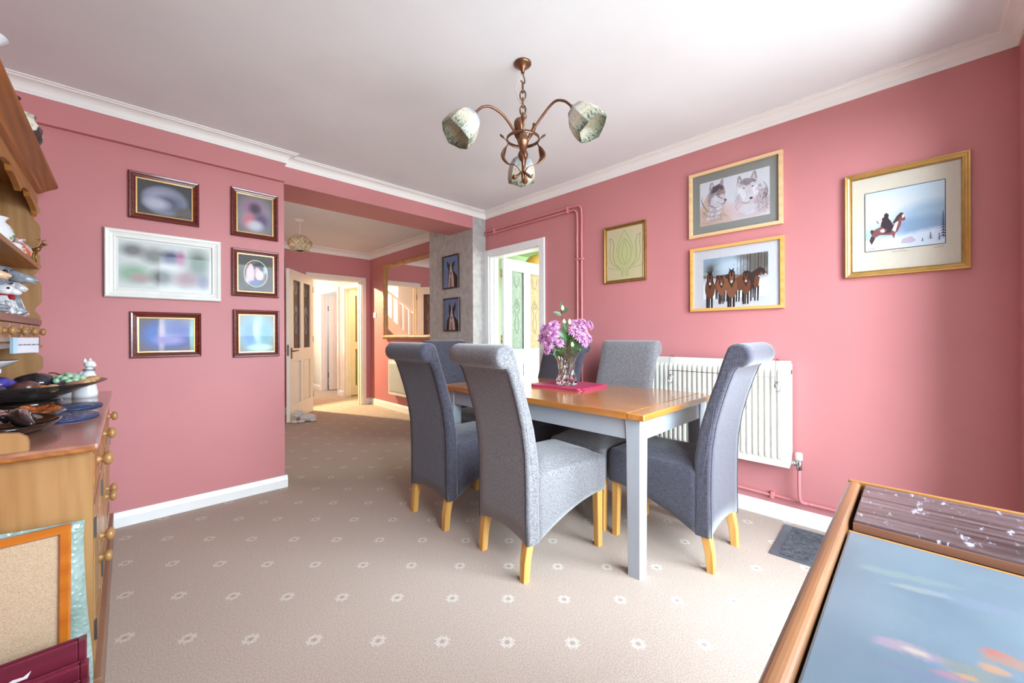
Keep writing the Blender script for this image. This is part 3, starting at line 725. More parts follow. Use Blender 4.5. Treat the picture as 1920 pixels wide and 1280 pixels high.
# wire airer hooked over the near radiator
t = thing('radiator_airer', 'thin wire drying rail hooked over the white radiator', 'drying rail', (2.69, .96, .945))
y0, y1 = -.395, .225
for y in (y0, y1):
    bm = B(); tube(bm, smooth_path([(.05, y, -.02), (.045, y, .006), (0, y, .008), (-.015, y, -.03), (-.03, y, -.085), (-.028, y, -.13), (-.020, y, -.155)], 5), .0022, 6); obj('hook_wire', bm, 'steel', t)
bm = B(); tube(bm, [(-.03, y0, -.088), (-.03, y1, -.088)], .0026, 6); obj('rail', bm, 'steel', t)
for y in (y0-.012, y1-.012):
    bm = B(); pts = [(-.03, y+.016*math.cos(a), -.135+.030*math.sin(a)-.01) for a in [2*PI*k/14 for k in range(15)]]; tube(bm, pts, .0022, 6); blob(bm, (-.03, y, -.125), (.004, .006, .006)); obj('loop', bm, 'chrome', t)
# pipes
hp = thing('heating_pipe', 'pair of pink painted pipes running along the wall over the kitchen door and down', 'pipe', (XR, 2.6, 0))
for k, (zz, yy) in enumerate(((2.212, 1.985), (2.182, 2.030))):
    bm = B(); x = -.018
    tube(bm, smooth_path([(x, .665, zz)]+[(x, .4, zz), (x, 0, zz), (x, yy-2.6+.10, zz), (x, yy-2.6+.022, zz-.012), (x, yy-2.6, zz-.07), (x, yy-2.6, zz-.3), (x, yy-2.6, 1.2), (x, yy-2.6, .05)], 5), .0085, 8)
    obj('pipe', bm, 'pinkpipe', hp)
for y, z in ((.50, 2.197), (-.465, 2.197)):
    part('pipe_clip', 'pinkpipe', hp, (-.03, 0, y-.008, y+.008, z-.028, z+.028), bev=.003)
for z in (1.75, 1.15, .6): part('pipe_clip', 'pinkpipe', hp, (-.03, 0, -.63, -.555, z-.008, z+.008), bev=.003)
sp_ = thing('radiator_pipe', 'pink painted pipe above the white skirting feeding the radiator valve', 'pipe', (XR, .5, 0))
bm = B(); tube(bm, smooth_path([(-.016, 1.2, .137), (-.016, .35, .137), (-.016, .16, .134), (-.02, .08, .137), (-.022, -.04, .136), (-.022, -.09, .136)], 4), .008, 8); obj('pipe', bm, 'pinkpipe', sp_)
bm = B(); tube(bm, smooth_path([(-.059, -.035, .34), (-.059, -.035, .20), (-.050, -.040, .150), (-.030, -.06, .137), (-.02, -.1, .135), (-.016, -.8, .135)], 5), .0085, 8); obj('pipe', bm, 'pinkpipe', sp_)
part('pipe_clip', 'pinkpipe', sp_, (-.028, 0, .095, .115, .118, .155), bev=.003)
# floor vent grille by the skirting
t = NT('rubber_mat'); v_ = t.coord(); nn = t.noise(v_, 60, 4, .7); col = t.ramp(nn, [(.4, lin((44, 52, 58))), (.75, lin((104, 114, 122)))]); t.bsdf(col, .5, t.bump(nn, .8, .01)); M['mat'] = t.m
fm = thing('floor_vent', 'dark grey floor vent cover with a metal rim beside the skirting', 'floor vent', (2.515, .36, 0), R(2))
part('rim', plain('vent_rim', (98, 106, 116), .4, .5), fm, (-.205, .205, -.16, .165, .001, .006), bev=.002)
part('mesh_panel', 'mat', fm, (-.185, .185, -.14, .125, .005, .008))

# ---------------------------------------------------------------- pictures
def fr_mesh(w, h, prof):
    """prof: (inset, depth) pairs from the outer wall edge round to the inner lip"""
    bm = B(); rows = []
    for ins, d in prof:
        a, b_ = w/2-ins, h/2-ins
        rows.append([bm.verts.new(p) for p in ((-a, -d, -b_), (a, -d, -b_), (a, -d, b_), (-a, -d, b_))])
    for A, Bb in zip(rows, rows[1:]):
        for i in range(4): bm.faces.new((A[i], A[(i+1) % 4], Bb[(i+1) % 4], Bb[i]))
    return bm
def picture(name, label, wall, c, z, w, h, fmat, fw, depth, mount, print_m, pw=None, ph=None, liner=None, dz=0, extra=None, group=None, tilt=0):
    """wall: 'L' faces -y, 'R' faces -x at given plane"""
    pos = {'L': (c, YW-.001, z), 'R': (XR-.001, c, z), 'P': (2.612, c, z)}[wall]
    t = thing(name, label, 'picture', pos, 0 if wall == 'L' else R(-90), group)
    if tilt: t.rotation_euler[1] = tilt
    D = depth
    prof = [(0, 0), (0, D*.75), (fw*.12, D), (fw*.35, D*.93), (fw*.5, D*.75), (fw*.75, D*.62), (fw*.85, D*.7), (fw*.93, D*.68), (fw, D*.45), (fw, D*.2)] if fmat not in ('birch', 'lightoak') else [(0, 0), (0, D), (fw, D), (fw, D*.2)]
    obj('frame', fr_mesh(w, h, prof), fmat, t)
    iw, ih = w/2-fw, h/2-fw
    if liner:
        lm, lw = liner; obj('frame_liner', fr_mesh(w-2*fw+.004, h-2*fw+.004, [(0, D*.5), (0, D*.62), (lw, D*.60), (lw, D*.3)]), lm, t)
    part('backing', 'black', t, (-iw-.004, iw+.004, -D*.2, -.001, -ih-.004, ih+.004))
    if mount: part('mount', mount, t, (-iw, iw, -D*.28, -D*.2, -ih, ih)); 
    if print_m:
        pw = pw or iw*2; ph = ph or ih*2
        p = part('print', print_m, t, (-pw/2, pw/2, -D*.32, -D*.26, -ph/2+dz, ph/2+dz))
        if extra: extra(p, pw, ph, -D*.32, dz)
    part('glass', 'glass', t, (-iw, iw, -D*.44, -D*.42, -ih, ih))
    return t
def ink(name, c):
    if name not in M: M[name] = plain(name, c, .6, var=.015, scale=60)
    return name
gl = ('gold', .006)
pic1 = blobs('photo_oval', (62, 58, 60), [(.5, .46, .40, .42, (120, 124, 140), .25), (.42, .55, .25, .22, (150, 152, 170), .9), (.55, .42, .22, .2, (84, 84, 110), .9), (.35, .35, .2, .15, (176, 176, 190), 1), (.85, .2, .2, .15, (92, 84, 80), .8)])
picture('picture_frame', 'mahogany framed landscape photo, top left, with a grey oval view', 'L', .1735, 1.94, .327, .278, 'mahog', .034, .022, None, pic1, liner=gl, group='framed pictures on the left wall')
pic2 = blobs('photo_collage', (204, 208, 204), [(.14, .80, .12, .13, (120, 118, 118), 1), (.37, .72, .14, .16, (128, 132, 128), 1), (.55, .72, .10, .14, (74, 72, 106), 1), (.66, .70, .05, .16, (168, 100, 140), 1), (.86, .62, .13, .3, (100, 118, 102), 1), (.15, .30, .16, .18, (140, 172, 144), 1), (.22, .22, .1, .1, (176, 150, 150), 1), (.45, .27, .12, .16, (104, 106, 102), 1), (.72, .26, .14, .18, (150, 116, 122), 1), (.92, .24, .08, .16, (120, 116, 140), 1)])
picture('picture_frame', 'large silver white framed collage of blurred photos on the left wall', 'L', .179, 1.527, .538, .395, 'whiteframe', .048, .03, ink('collage_mount', (222, 224, 220)), pic2, .42, .278, group='framed pictures on the left wall')
pic3 = blobs('photo_blue', (122, 108, 100), [(.52, .5, .5, .5, (92, 106, 152), .7), (.30, .5, .2, .3, (96, 126, 190), .9), (.72, .55, .22, .32, (70, 84, 160), .9), (.40, .5, .06, .5, (184, 172, 186), .8), (.55, .35, .25, .14, (150, 148, 200), 1), (.97, .5, .06, .5, (150, 190, 190), .8)])
picture('picture_frame', 'mahogany framed landscape photo in blue tones, bottom left of the group', 'L', .180, 1.112, .330, .275, 'mahog', .034, .022, None, pic3, liner=gl, group='framed pictures on the left wall')
pic4 = blobs('photo_pinkred', (110, 104, 102), [(.5, .5, .42, .45, (146, 140, 152), .7), (.45, .68, .28, .2, (150, 104, 130), .9), (.50, .66, .15, .14, (70, 54, 70), 1), (.35, .32, .18, .18, (196, 110, 122), 1), (.68, .36, .2, .2, (96, 74, 108), 1), (.5, .22, .2, .12, (190, 190, 196), 1)])
picture('picture_frame', 'mahogany framed portrait photo in pink and grey, top of the right column', 'L', .6455, 1.946, .281, .328, 'mahog', .033, .022, None, pic4, liner=gl, group='framed pictures on the left wall')
def oval(p, pw, ph, y, dz):
    bm = B(); n = 40; A = []; Bv = []
    for k in range(n):
        a = 2*PI*k/n; A.append(bm.verts.new((.072*math.cos(a), y-.0006, .094*math.sin(a)))); Bv.append(bm.verts.new((.068*math.cos(a), y-.0006, .090*math.sin(a))))
    for k in range(n): bm.faces.new((A[k], A[(k+1) % n], Bv[(k+1) % n], Bv[k]))
    obj('oval_rim', bm, plain('cream_oval_rim', (214, 224, 160), .5), p)
pic5 = blobs('photo_two_children', (66, 58, 56), [(.5, .5, .305, .375, (98, 84, 92), .02), (.60, .70, .16, .12, (42, 40, 58), .3), (.36, .76, .06, .07, (84, 54, 50), .4), (.36, .70, .05, .06, (220, 178, 170), .4), (.35, .50, .11, .18, (232, 190, 208), .35), (.33, .33, .12, .10, (216, 186, 206), .5), (.54, .60, .06, .07, (206, 166, 160), .4), (.60, .46, .12, .13, (226, 196, 216), .4), (.50, .24, .20, .08, (84, 104, 150), .5), (.76, .60, .05, .1, (150, 180, 190), .6)])
picture('picture_frame', 'mahogany framed oval portrait of two children in pale pink', 'L', .6485, 1.538, .281, .325, 'mahog', .033, .022, None, pic5, liner=gl, extra=oval, group='framed pictures on the left wall')
pic6 = blobs('photo_pale_blue', (150, 150, 140), [(.5, .5, .45, .45, (150, 196, 206), .7), (.3, .5, .2, .35, (120, 160, 206), .9), (.55, .6, .14, .3, (196, 222, 226), .8), (.75, .55, .18, .3, (120, 172, 180), 1), (.6, .12, .3, .08, (200, 240, 224), 1)])
picture('picture_frame', 'mahogany framed portrait photo in pale blue, bottom of the right column', 'L', .653, 1.1205, .276, .325, 'mahog', .033, .022, None, pic6, liner=gl, group='framed pictures on the left wall')

# drawing helpers for the prints: flat coloured shapes lying on the paper
def inks(p, pw, ph, y, dz, shapes, name='drawing'):
    """shapes: (material, [(u,v)...]) polygons or (material, 'e', cx,cy,rx,ry) ellipses or (material,'l',pts,width) strokes; u,v in 0..1"""
    bm = B(); mats = []; k = 0
    def X(u, v, d): return ((u-.5)*pw, y-.0002-d, (v-.5)*ph+dz)
    for s in shapes:
        m = s[0]
        if m not in mats: mats.append(m)
        mi = mats.index(m); d = .000004*k; k += 1
        if s[1] == 'e':
            pts = [(s[2]+s[4]*math.cos(2*PI*j/20), s[3]+s[5]*math.sin(2*PI*j/20)) for j in range(20)]
        elif s[1] == 'l':
            L0 = s[2]; wd = s[3]
            if len(L0) > 2 and (len(s) < 5 or s[4]): L0 = [(q.x, q.y) for q in smooth_path([(a, b_, 0) for a, b_ in L0], 4)]
            row = []
            for j, (u, v) in enumerate(L0):
                a = L0[max(j-1, 0)]; b_ = L0[min(j+1, len(L0)-1)]; dx, dy = (b_[0]-a[0])*pw, (b_[1]-a[1])*ph; q = math.hypot(dx, dy) or 1
                nx, ny = -dy/q*wd/2/pw, dx/q*wd/2/ph; row.append((bm.verts.new(X(u+nx, v+ny, d)), bm.verts.new(X(u-nx, v-ny, d))))
            for A, Bb in zip(row, row[1:]): f = bm.faces.new((A[0], A[1], Bb[1], Bb[0])); f.material_index = mi
            continue
        else: pts = s[1]
        f = bm.faces.new([bm.verts.new(X(u, v, d)) for u, v in pts]); f.material_index = mi
    bm.normal_update(); bmesh.ops.triangulate(bm, faces=[f for f in bm.faces if len(f.verts) > 4], ngon_method='EAR_CLIP')
    return obj(name, bm, mats, p)
# --- pale green crocus sketch
paper = blobs('sketch_paper', (228, 214, 176), [(.5, .45, .35, .4, (216, 216, 160), .9)])
def crocus(p, pw, ph, y, dz):
    g = ink('sketch_green', (156, 176, 104)); g2 = ink('sketch_grey', (168, 164, 128)); S = []
    for s in (-1, 1):
        f = lambda u: .5+s*(u-.5)
        S += [(g, 'l', [(f(.5), .78), (f(.62), .68), (f(.68), .5), (f(.62), .34), (f(.5), .28)], .004), (g, 'l', [(f(.5), .74), (f(.56), .6), (f(.57), .45), (f(.5), .3)], .003),
              (g, 'l', [(f(.58), .06), (f(.58), .16), (f(.66), .24), (f(.78), .34), (f(.82), .5), (f(.80), .68), (f(.86), .82), (f(.93), .80)], .005), (g, 'l', [(f(.7), .24), (f(.86), .34), (f(.92), .5), (f(.90), .7), (f(.92), .84)], .004),
              (g2, 'l', [(f(.6), .2), (f(.8), .22), (f(.97), .25)], .003), (g, 'l', [(f(.53), .06), (f(.53), .2), (f(.58), .26)], .003), (g, 'l', [(f(.5), .95), (f(.57), .86), (f(.66), .74), (f(.73), .55)], .003)]
    inks(p, pw, ph, y, dz, S)
picture('picture_frame', 'small antique gold frame with a pale green flower bud sketch on cream paper', 'R', 1.586, 1.737, .358, .450, 'gold2', .022, .022, None, paper, liner=('gold', .004), extra=crocus, group='framed pictures on the right wall')
# --- two wolves in pencil
wpaper = blobs('wolf_paper', (222, 224, 230), [(.2, .15, .35, .25, (212, 178, 160), 1), (.75, .2, .35, .2, (222, 200, 204), 1)], .1)
def wolves(p, pw, ph, y, dz):
    dk = ink('pencil_dark', (96, 88, 94)); md = ink('pencil_mid', (166, 156, 164)); tan = ink('pencil_tan', (214, 190, 174)); pal = ink('pencil_pale', (222, 220, 226)); pk = ink('pencil_pink', (216, 202, 206)); wh = ink('pencil_white', (236, 236, 240)); br = ink('pencil_brown', (170, 140, 126))
    S = []
    # left wolf: neck, chest, head turned right
    S += [(tan, [(.0, .0), (.0, .34), (.05, .55), (.12, .72), (.22, .80), (.34, .74), (.39, .55), (.37, .40), (.38, .2), (.46, .1), (.5, .02)]), (pal, [(.10, .12), (.16, .45), (.24, .55), (.34, .48), (.33, .28), (.28, .14)]),
          (md, [(.14, .78), (.16, .95), (.20, .97), (.23, .84)]), (md, [(.29, .86), (.33, .98), (.36, .99), (.36, .80)]), (pk, [(.165, .80), (.175, .92), (.20, .93), (.215, .83)]),
          (md, [(.12, .55), (.14, .74), (.20, .86), (.30, .90), (.37, .82), (.39, .68), (.38, .58), (.405, .50), (.385, .42), (.34, .40), (.24, .36), (.16, .42)]),
          (dk, [(.17, .70), (.21, .85), (.30, .89), (.36, .82), (.36, .74), (.30, .78), (.24, .72)]), (pal, [(.16, .46), (.18, .60), (.24, .66), (.29, .58), (.36, .52), (.38, .44), (.33, .40), (.24, .38)]), (br, [(.25, .70), (.30, .76), (.35, .74), (.33, .66), (.28, .64)]), (pk, [(.30, .62), (.36, .66), (.395, .56), (.37, .52)]),
          (dk, 'e', .285, .665, .013, .014), (dk, 'e', .355, .67, .010, .012), (dk, 'e', .395, .50, .016, .022), (dk, 'l', [(.39, .46), (.36, .43), (.31, .44)], .003),
          (dk, 'l', [(.02, .62), (.08, .40), (.16, .30), (.26, .28), (.34, .32)], .003), (br, 'l', [(.04, .35), (.10, .24), (.20, .18), (.34, .20)], .003), (md, 'l', [(.02, .10), (.12, .04), (.22, .09), (.36, .08)], .003), (dk, 'l', [(.04, .70), (.03, .55), (.07, .45)], .0025)]
    # right wolf: pale, head low
    S += [(pk, [(.52, .06), (.60, .22), (.58, .38), (.66, .5), (.90, .60), (.97, .50), (1.0, .30), (1.0, .08), (.80, .02)]), (pal, [(.56, .20), (.66, .30), (.82, .28), (.90, .14), (.7, .06)]),
          (md, [(.555, .76), (.57, .93), (.60, .96), (.64, .82)]), (md, [(.74, .84), (.79, .99), (.82, .98), (.84, .80)]), (pk, [(.575, .80), (.59, .90), (.62, .83)]), (pk, [(.77, .85), (.795, .95), (.815, .84)]),
          (pal, [(.52, .52), (.53, .68), (.58, .82), (.68, .88), (.80, .84), (.88, .72), (.90, .58), (.84, .46), (.78, .40), (.75, .33), (.68, .34), (.62, .40)]),
          (md, [(.58, .80), (.66, .87), (.78, .84), (.84, .76), (.76, .76), (.70, .70), (.64, .76)]), (wh, [(.56, .54), (.58, .68), (.65, .66), (.69, .52), (.66, .42)]), (wh, [(.76, .62), (.84, .68), (.88, .58), (.80, .46)]),
          (dk, 'e', .655, .66, .014, .013), (dk, 'e', .775, .665, .013, .013), (dk, 'e', .755, .415, .024, .028), (dk, 'l', [(.75, .37), (.70, .33), (.62, .36)], .003), (dk, 'l', [(.92, .70), (.97, .56), (.96, .42), (.90, .34)], .003), (md, 'l', [(.56, .38), (.54, .28), (.58, .2)], .0022), (md, 'l', [(.84, .12), (.92, .16), (.98, .12)], .0022)]
    rnd = random.Random(8)
    def fur(cx, cy, rx, ry, a0, m_, n_, ln=.03, wd=.0011):
        for k in range(n_):
            q = rnd.uniform(0, 2*PI); r_ = math.sqrt(rnd.random()); x = cx+rx*r_*math.cos(q); y_ = cy+ry*r_*math.sin(q); a = a0+rnd.uniform(-.5, .5); l_ = ln*rnd.uniform(.6, 1.3)
            S.append((m_, 'l', [(x, y_), (max(.005, min(.995, x+l_*math.cos(a))), max(.005, min(.995, y_+l_*1.4*math.sin(a))))], wd, 0))
    fur(.26, .80, .10, .08, -2.2, dk, 70); fur(.17, .55, .06, .16, -1.9, md, 60); fur(.15, .32, .12, .16, -1.3, br, 80, .045); fur(.27, .18, .14, .12, -1.2, md, 60, .045); fur(.30, .48, .07, .07, -1.0, md, 30, .02); fur(.06, .12, .05, .10, -1.4, tan, 30, .05)
    fur(.70, .78, .14, .06, -1.6, md, 70); fur(.58, .48, .05, .10, -2.2, md, 40); fur(.86, .58, .05, .12, -1.0, md, 45); fur(.90, .32, .10, .20, -1.2, md, 80, .05); fur(.72, .18, .16, .12, -.9, pk, 60, .05); fur(.70, .60, .07, .12, -1.6, pk, 30); fur(.95, .5, .03, .12, -1.4, dk, 25, .04)
    inks(p, pw, ph, y, dz, S)
picture('picture_frame', 'pale birch frame with a pencil drawing of two wolves on grey mount', 'R', .8165, 1.973, .541, .436, 'birch', .020, .022, ink('grey_mount', (146, 148, 142)), wpaper, .405, .290, extra=wolves, group='framed pictures on the right wall')
# --- brown ponies in snow
snow = blobs('pony_photo', ((232, 236, 244), (150, 176, 196)), [(.5, .12, .9, .30, (236, 240, 246), .3), (.80, .80, .35, .30, (112, 108, 104), .9), (.15, .72, .18, .2, (128, 140, 144), 1), (.45, .75, .2, .2, (196, 214, 226), 1)], .12)
def ponies(p, pw, ph, y, dz):
    b1 = ink('pony_brown', (116, 70, 46)); b2 = ink('pony_dark', (62, 44, 38)); b3 = ink('pony_chestnut', (140, 90, 62)); bk = ink('pony_black', (34, 26, 26)); mz = ink('pony_muzzle', (222, 198, 176)); tr = ink('tree_bark', (70, 62, 56)); fo = ink('frosty_twigs', (128, 112, 100)); S = []
    rnd = random.Random(5)
    for x, wd in ((.60, .006), (.64, .004), (.70, .005), (.74, .009), (.86, .010), (.90, .006), (.95, .008), (.98, .006), (.55, .003), (.81, .004)): S.append((tr, 'l', [(x, .48), (x+.004, 1.0)], wd*.6))
    for k in range(60): x = rnd.uniform(.5, .98); z = rnd.uniform(.5, .97); S.append((fo, 'l', [(x, z), (x+rnd.uniform(-.05, .05)*.7, min(.99, z+rnd.uniform(-.02, .07)))], .0018))
    for k in range(26): a = rnd.uniform(.3, 2.8); S.append((tr, 'l', [(.11, .62), (.11+.10*math.cos(a)*rnd.uniform(.5, 1), .62+.25*math.sin(a)*rnd.uniform(.6, 1))], .0014))
    S.append((tr, 'l', [(.11, .42), (.11, .68)], .004)); S.append((fo, [(0, .52), (0, .60), (.2, .56), (.45, .58), (.62, .52), (1, .58), (1, .48), (.5, .47)]))
    def front(x, zt, s, c=b1, h2=b2):
        g = lambda u, v: (x+u*s, zt+v*s*1.7)
        for lx_ in (-.055, -.02, .03): S.append((bk if lx_ != -.02 else b2, [g(lx_-.012, -.30), g(lx_+.022, -.30), g(lx_+.016, -.52), g(lx_-.012, -.52)]))
        S.append((c, 'e', x, zt-.20*s*1.7, .088*s, .155*s*1.7)); S.append((h2, [g(-.045, .02), g(-.06, -.10), g(0, -.22), g(.06, -.10), g(.045, .02)])); S.append((bk, [g(-.04, .07), g(-.025, .0), g(0, -.06), g(.028, .0), g(.04, .07), g(0, .035)]))
        S.append((c, [g(-.032, .0), g(-.026, -.12), g(.0, -.16), g(.026, -.12), g(.032, .0), g(0, .02)])); S.append((bk, [g(-.012, .04), g(-.014, -.05), g(.014, -.05), g(.012, .04)])); S.append((mz, 'e', x, zt-.125*s*1.7, .020*s, .022*s*1.7))
    def side(x, zt, s, c=b1):
        g = lambda u, v: (x+u*s, zt+v*s*1.7)
        for lx_ in (-.12, -.07, .0, .05): S.append((bk, [g(lx_, -.22), g(lx_+.035, -.22), g(lx_+.022, -.46), g(lx_, -.46)]))
        S.append((c, [g(-.16, -.06), g(-.17, -.2), g(-.05, -.27), g(.07, -.24), g(.10, -.06), g(.16, .0), g(.12, .06), g(.02, .02)])); S.append((b2, [g(.0, .03), g(.10, .07), g(.16, .04), g(.08, -.04)])); S.append((b2, [g(.10, .06), g(.16, .05), g(.21, -.04), g(.18, -.07), g(.13, -.02)])); S.append((mz, 'e', x+.188*s, zt-.05*s*1.7, .016*s, .018*s*1.7))
    front(.24, .52, .6); side(.34, .50, .75, b3); side(.62, .52, .8); side(.80, .56, .85, b1); side(.74, .52, .7, b2); front(.30, .50, .72, b3); front(.68, .54, .8, b1, b2); front(.46, .60, 1.0, b3); front(.11, .58, .95)
    inks(p, pw, ph, y, dz, S)
picture('picture_frame', 'light oak frame with white mount and a photo of brown ponies in snow', 'R', .811, 1.470, .540, .427, 'lightoak', .019, .022, ink('white_mount', (212, 214, 218)), snow, .375, .268, extra=ponies, group='framed pictures on the right wall')
# --- horse and rider in snow
winter = blobs('winter_print', ((200, 212, 226), (196, 212, 222)), [(.25, .72, .35, .2, (214, 214, 210), 1), (.85, .50, .4, .20, (160, 184, 204), .7), (.72, .34, .5, .13, (136, 162, 190), .7), (.15, .22, .3, .14, (170, 196, 216), .9), (.35, .06, .7, .14, (214, 218, 228), .35), (.9, .1, .4, .16, (206, 216, 228), .5)], .06)
def rider(p, pw, ph, y, dz):
    dk = ink('paint_umber', (74, 46, 50)); md = ink('paint_chestnut', (134, 78, 74)); wh = ink('paint_white', (238, 236, 238)); rb_ = ink('paint_robe', (58, 40, 48)); ft = ink('paint_feather', (216, 196, 204)); tr = ink('paint_spruce', (62, 78, 108)); rk = ink('paint_rock', (196, 178, 196)); br = ink('paint_hair', (48, 34, 36)); S = []
    S += [(rk, [(.47, .08), (.49, .15), (.60, .18), (.66, .10), (.60, .07)])]
    S += [(wh, [(.10, .20), (.12, .10), (.145, .10), (.15, .21)]), (wh, [(.36, .26), (.38, .10), (.405, .10), (.41, .28)]), (md, [(.34, .28), (.385, .17), (.40, .24), (.42, .3)]), (dk, [(.085, .26), (.06, .18), (.09, .11), (.13, .19), (.15, .26)])]
    S += [(md, [(.09, .28), (.13, .36), (.22, .40), (.34, .36), (.40, .44), (.44, .52), (.49, .50), (.47, .38), (.43, .28), (.34, .24), (.20, .26), (.12, .22)]), (wh, [(.20, .34), (.25, .36), (.27, .30), (.22, .30)]), (wh, [(.36, .32), (.42, .48), (.44, .44), (.40, .28)]), (dk, [(.09, .28), (.07, .34), (.09, .37), (.13, .34)]),
          (md, [(.42, .50), (.46, .57), (.52, .53), (.53, .46), (.50, .44), (.47, .48)]), (dk, [(.36, .42), (.42, .54), (.47, .59), (.51, .57), (.47, .52), (.42, .44)]), (wh, [(.49, .55), (.52, .53), (.51, .50), (.485, .50)])]
    S += [(rb_, [(.21, .40), (.23, .54), (.29, .56), (.34, .48), (.38, .38), (.34, .28), (.24, .28), (.30, .33)]), (br, [(.25, .52), (.26, .60), (.29, .62), (.32, .58), (.31, .52)]), (ft, [(.23, .54), (.17, .58), (.155, .52), (.19, .46), (.23, .48)]), (ft, [(.26, .60), (.25, .63), (.28, .645), (.30, .62)]), (rb_, [(.155, .53), (.165, .47), (.20, .44), (.18, .47)])]
    for x, b0, h, w in ((.975, .08, .44, .07), (.83, .09, .12, .045), (.735, .07, .06, .03), (.93, .06, .12, .04)):
        S.append((tr, 'l', [(x, b0), (x, b0+h)], .0016))
        for k in range(9):
            z = b0+h*(.1+.9*k/9); ww = w*(1-.85*k/9); S.append((tr, [(x-ww, z-h*.05), (x-ww*.4, z-h*.01), (x, z+h*.07), (min(.998, x+ww*.4), z-h*.01), (min(.998, x+ww*.9), z-h*.055), (x, z-h*.015)]))
    ln = ink('print_line', (66, 64, 66)); e = .006
    S += [(ln, 'l', [(0, 0), (1, 0)], .003, 0), (ln, 'l', [(0, 1), (1, 1)], .003, 0), (ln, 'l', [(0, 0), (0, 1)], .003, 0), (ln, 'l', [(1, 0), (1, 1)], .003, 0)]
    rnd = random.Random(2)
    for x0, x1 in ((.36, .56), (.86, .98), (.03, .13)):
        pts = [(x0+(x1-x0)*k/22, -.045+(.085 if x0 < .1 else 0)+rnd.uniform(-.010, .010)) for k in range(23)]; S.append((ln, 'l', pts, .0009))
    inks(p, pw, ph, y, dz, S)
picture('picture_frame', 'large gold frame with a painting of a rider on a pinto horse in snow', 'R', .0425, 1.672, .446, .546, 'gold', .026, .026, ink('cream_mount', (212, 202, 184)), winter, .285, .305, dz=.010, liner=('gold2', .006), extra=rider, group='framed pictures on the right wall')
# --- collies on the pillar
for k, (z, h, lab) in enumerate(((1.815, .375, 'upper dark framed portrait of a black and white collie on the grey pillar'), (1.335, .375, 'lower dark framed portrait of a black and white collie on the grey pillar'))):
    sky = blobs('collie_sky', (118, 162, 222), [(.5, .1, .8, .3, (136, 174, 226), 1)])
    def collie(p, pw, ph, y, dz, k=k):
        bk = ink('collie_black', (34, 34, 42)); wh = ink('collie_white', (236, 236, 240)); gr = ink('collie_tan', (176, 158, 146)); pk = ink('collie_tongue', (196, 130, 130)); s = .0 if k == 0 else -.06
        g = lambda u, v: (u+(.0 if k == 0 else -.02), v+s)
        S = [(bk, [g(.30, .0) if k == 0 else (.10, 0), g(.30, .30) if k == 0 else (.16, .30), g(.36, .52), g(.70, .52), g(.96, .34), (1.0, 0)]), (wh, [(.32, 0), g(.36, .34), g(.42, .50), g(.64, .50), g(.72, .30), (.74, 0)]), (gr, [(.40, 0), g(.44, .3), g(.5, .36), g(.56, .28), (.6, 0)]),
             (bk, [g(.22, .90), g(.24, .72), g(.30, .62), g(.44, .72)]) if k == 0 else (bk, [g(.34, .98), g(.32, .78), g(.34, .66), g(.48, .78)]), (bk, [g(.82, .86), g(.76, .70), g(.70, .62), g(.58, .74)]) if k == 0 else (bk, [g(.80, .98), g(.80, .80), g(.76, .68), g(.62, .78)]),
             (bk, [g(.30, .70), g(.34, .56), g(.42, .46), g(.62, .46), g(.70, .56), g(.74, .70), g(.62, .79), g(.42, .79)]), (wh, [g(.49, .80), g(.46, .62), g(.42, .50), g(.46, .40), g(.58, .40), g(.62, .50), g(.57, .62), g(.55, .80)]), (bk, 'e', .52+(-.02 if k else 0), .455+s, .045, .028), (pk, [g(.49, .42), g(.50, .34), g(.55, .34), g(.56, .42)]) if k == 0 else (gr, [g(.48, .41), g(.5, .38), g(.54, .38), g(.56, .41)]),
             (gr, 'e', .41+(-.02 if k else 0), .64+s, .018, .014), (gr, 'e', .63+(-.02 if k else 0), .64+s, .018, .014)]
        inks(p, pw, ph, y, dz, S)
    picture('picture_frame', lab, 'P', 3.648 if k == 0 else 3.632, z, .30, h, 'darkframe', .016, .02, None, sky, extra=collie, group='collie portraits on the pillar')

# mirror with bamboo frame on the far right wall
M['bamboo'] = plain('bamboo', (188, 130, 66), .35, var=.12, scale=9)
mr = thing('wall_mirror', 'large wall mirror in a bamboo wood frame beyond the grey pillar', 'mirror', (XF-.002, 4.90, 1.615), R(-90))
w, h = 1.52, 1.12
for nm, pts in (('top', ((-w/2, h/2-.03), (w/2, h/2-.03))), ('bottom', ((-w/2, -h/2+.03), (w/2, -h/2+.03))), ('l', ((-w/2+.03, -h/2), (-w/2+.03, h/2))), ('r', ((w/2-.03, -h/2), (w/2-.03, h/2)))):
    bm = B(); (x0, z0), (x1, z1) = pts; N = 40; P_ = []; Rd = []
    for k in range(N+1):
        t_ = k/N; P_.append((x0+(x1-x0)*t_, -.03, z0+(z1-z0)*t_)); q = (t_*5.0) % 1; Rd.append(.030+(.005 if min(q, 1-q) < .06 else 0))
    tube(bm, P_, Rd, 12); obj('frame_rail', bm, 'bamboo', mr)
t = NT('mirror_silver'); t.bsdf((.9, .9, .9, 1), .0, None, 1.0); M['mirror'] = t.m
part('mirror_glass', 'mirror', mr, (-w/2+.03, w/2-.03, -.022, -.016, -h/2+.03, h/2-.03)); part('backing', 'black', mr, (-w/2+.03, w/2-.03, -.016, 0, -h/2+.03, h/2-.03))
sw = thing('light_switch', 'white light switch on the pink wall left of the mirror', 'light switch', (XF-.001, 6.03, 1.43), R(-90))
part('plate', 'gloss', sw, (-.043, .043, -.010, 0, -.043, .043), bev=.003); part('rocker', 'gloss', sw, (-.012, .012, -.015, -.009, -.018, .018), bev=.002)
wc = thing('canvas_panel', 'slim blue grey canvas seen edge-on above the open glazed door', 'picture', (1.50, 5.88, 1.70), R(40))
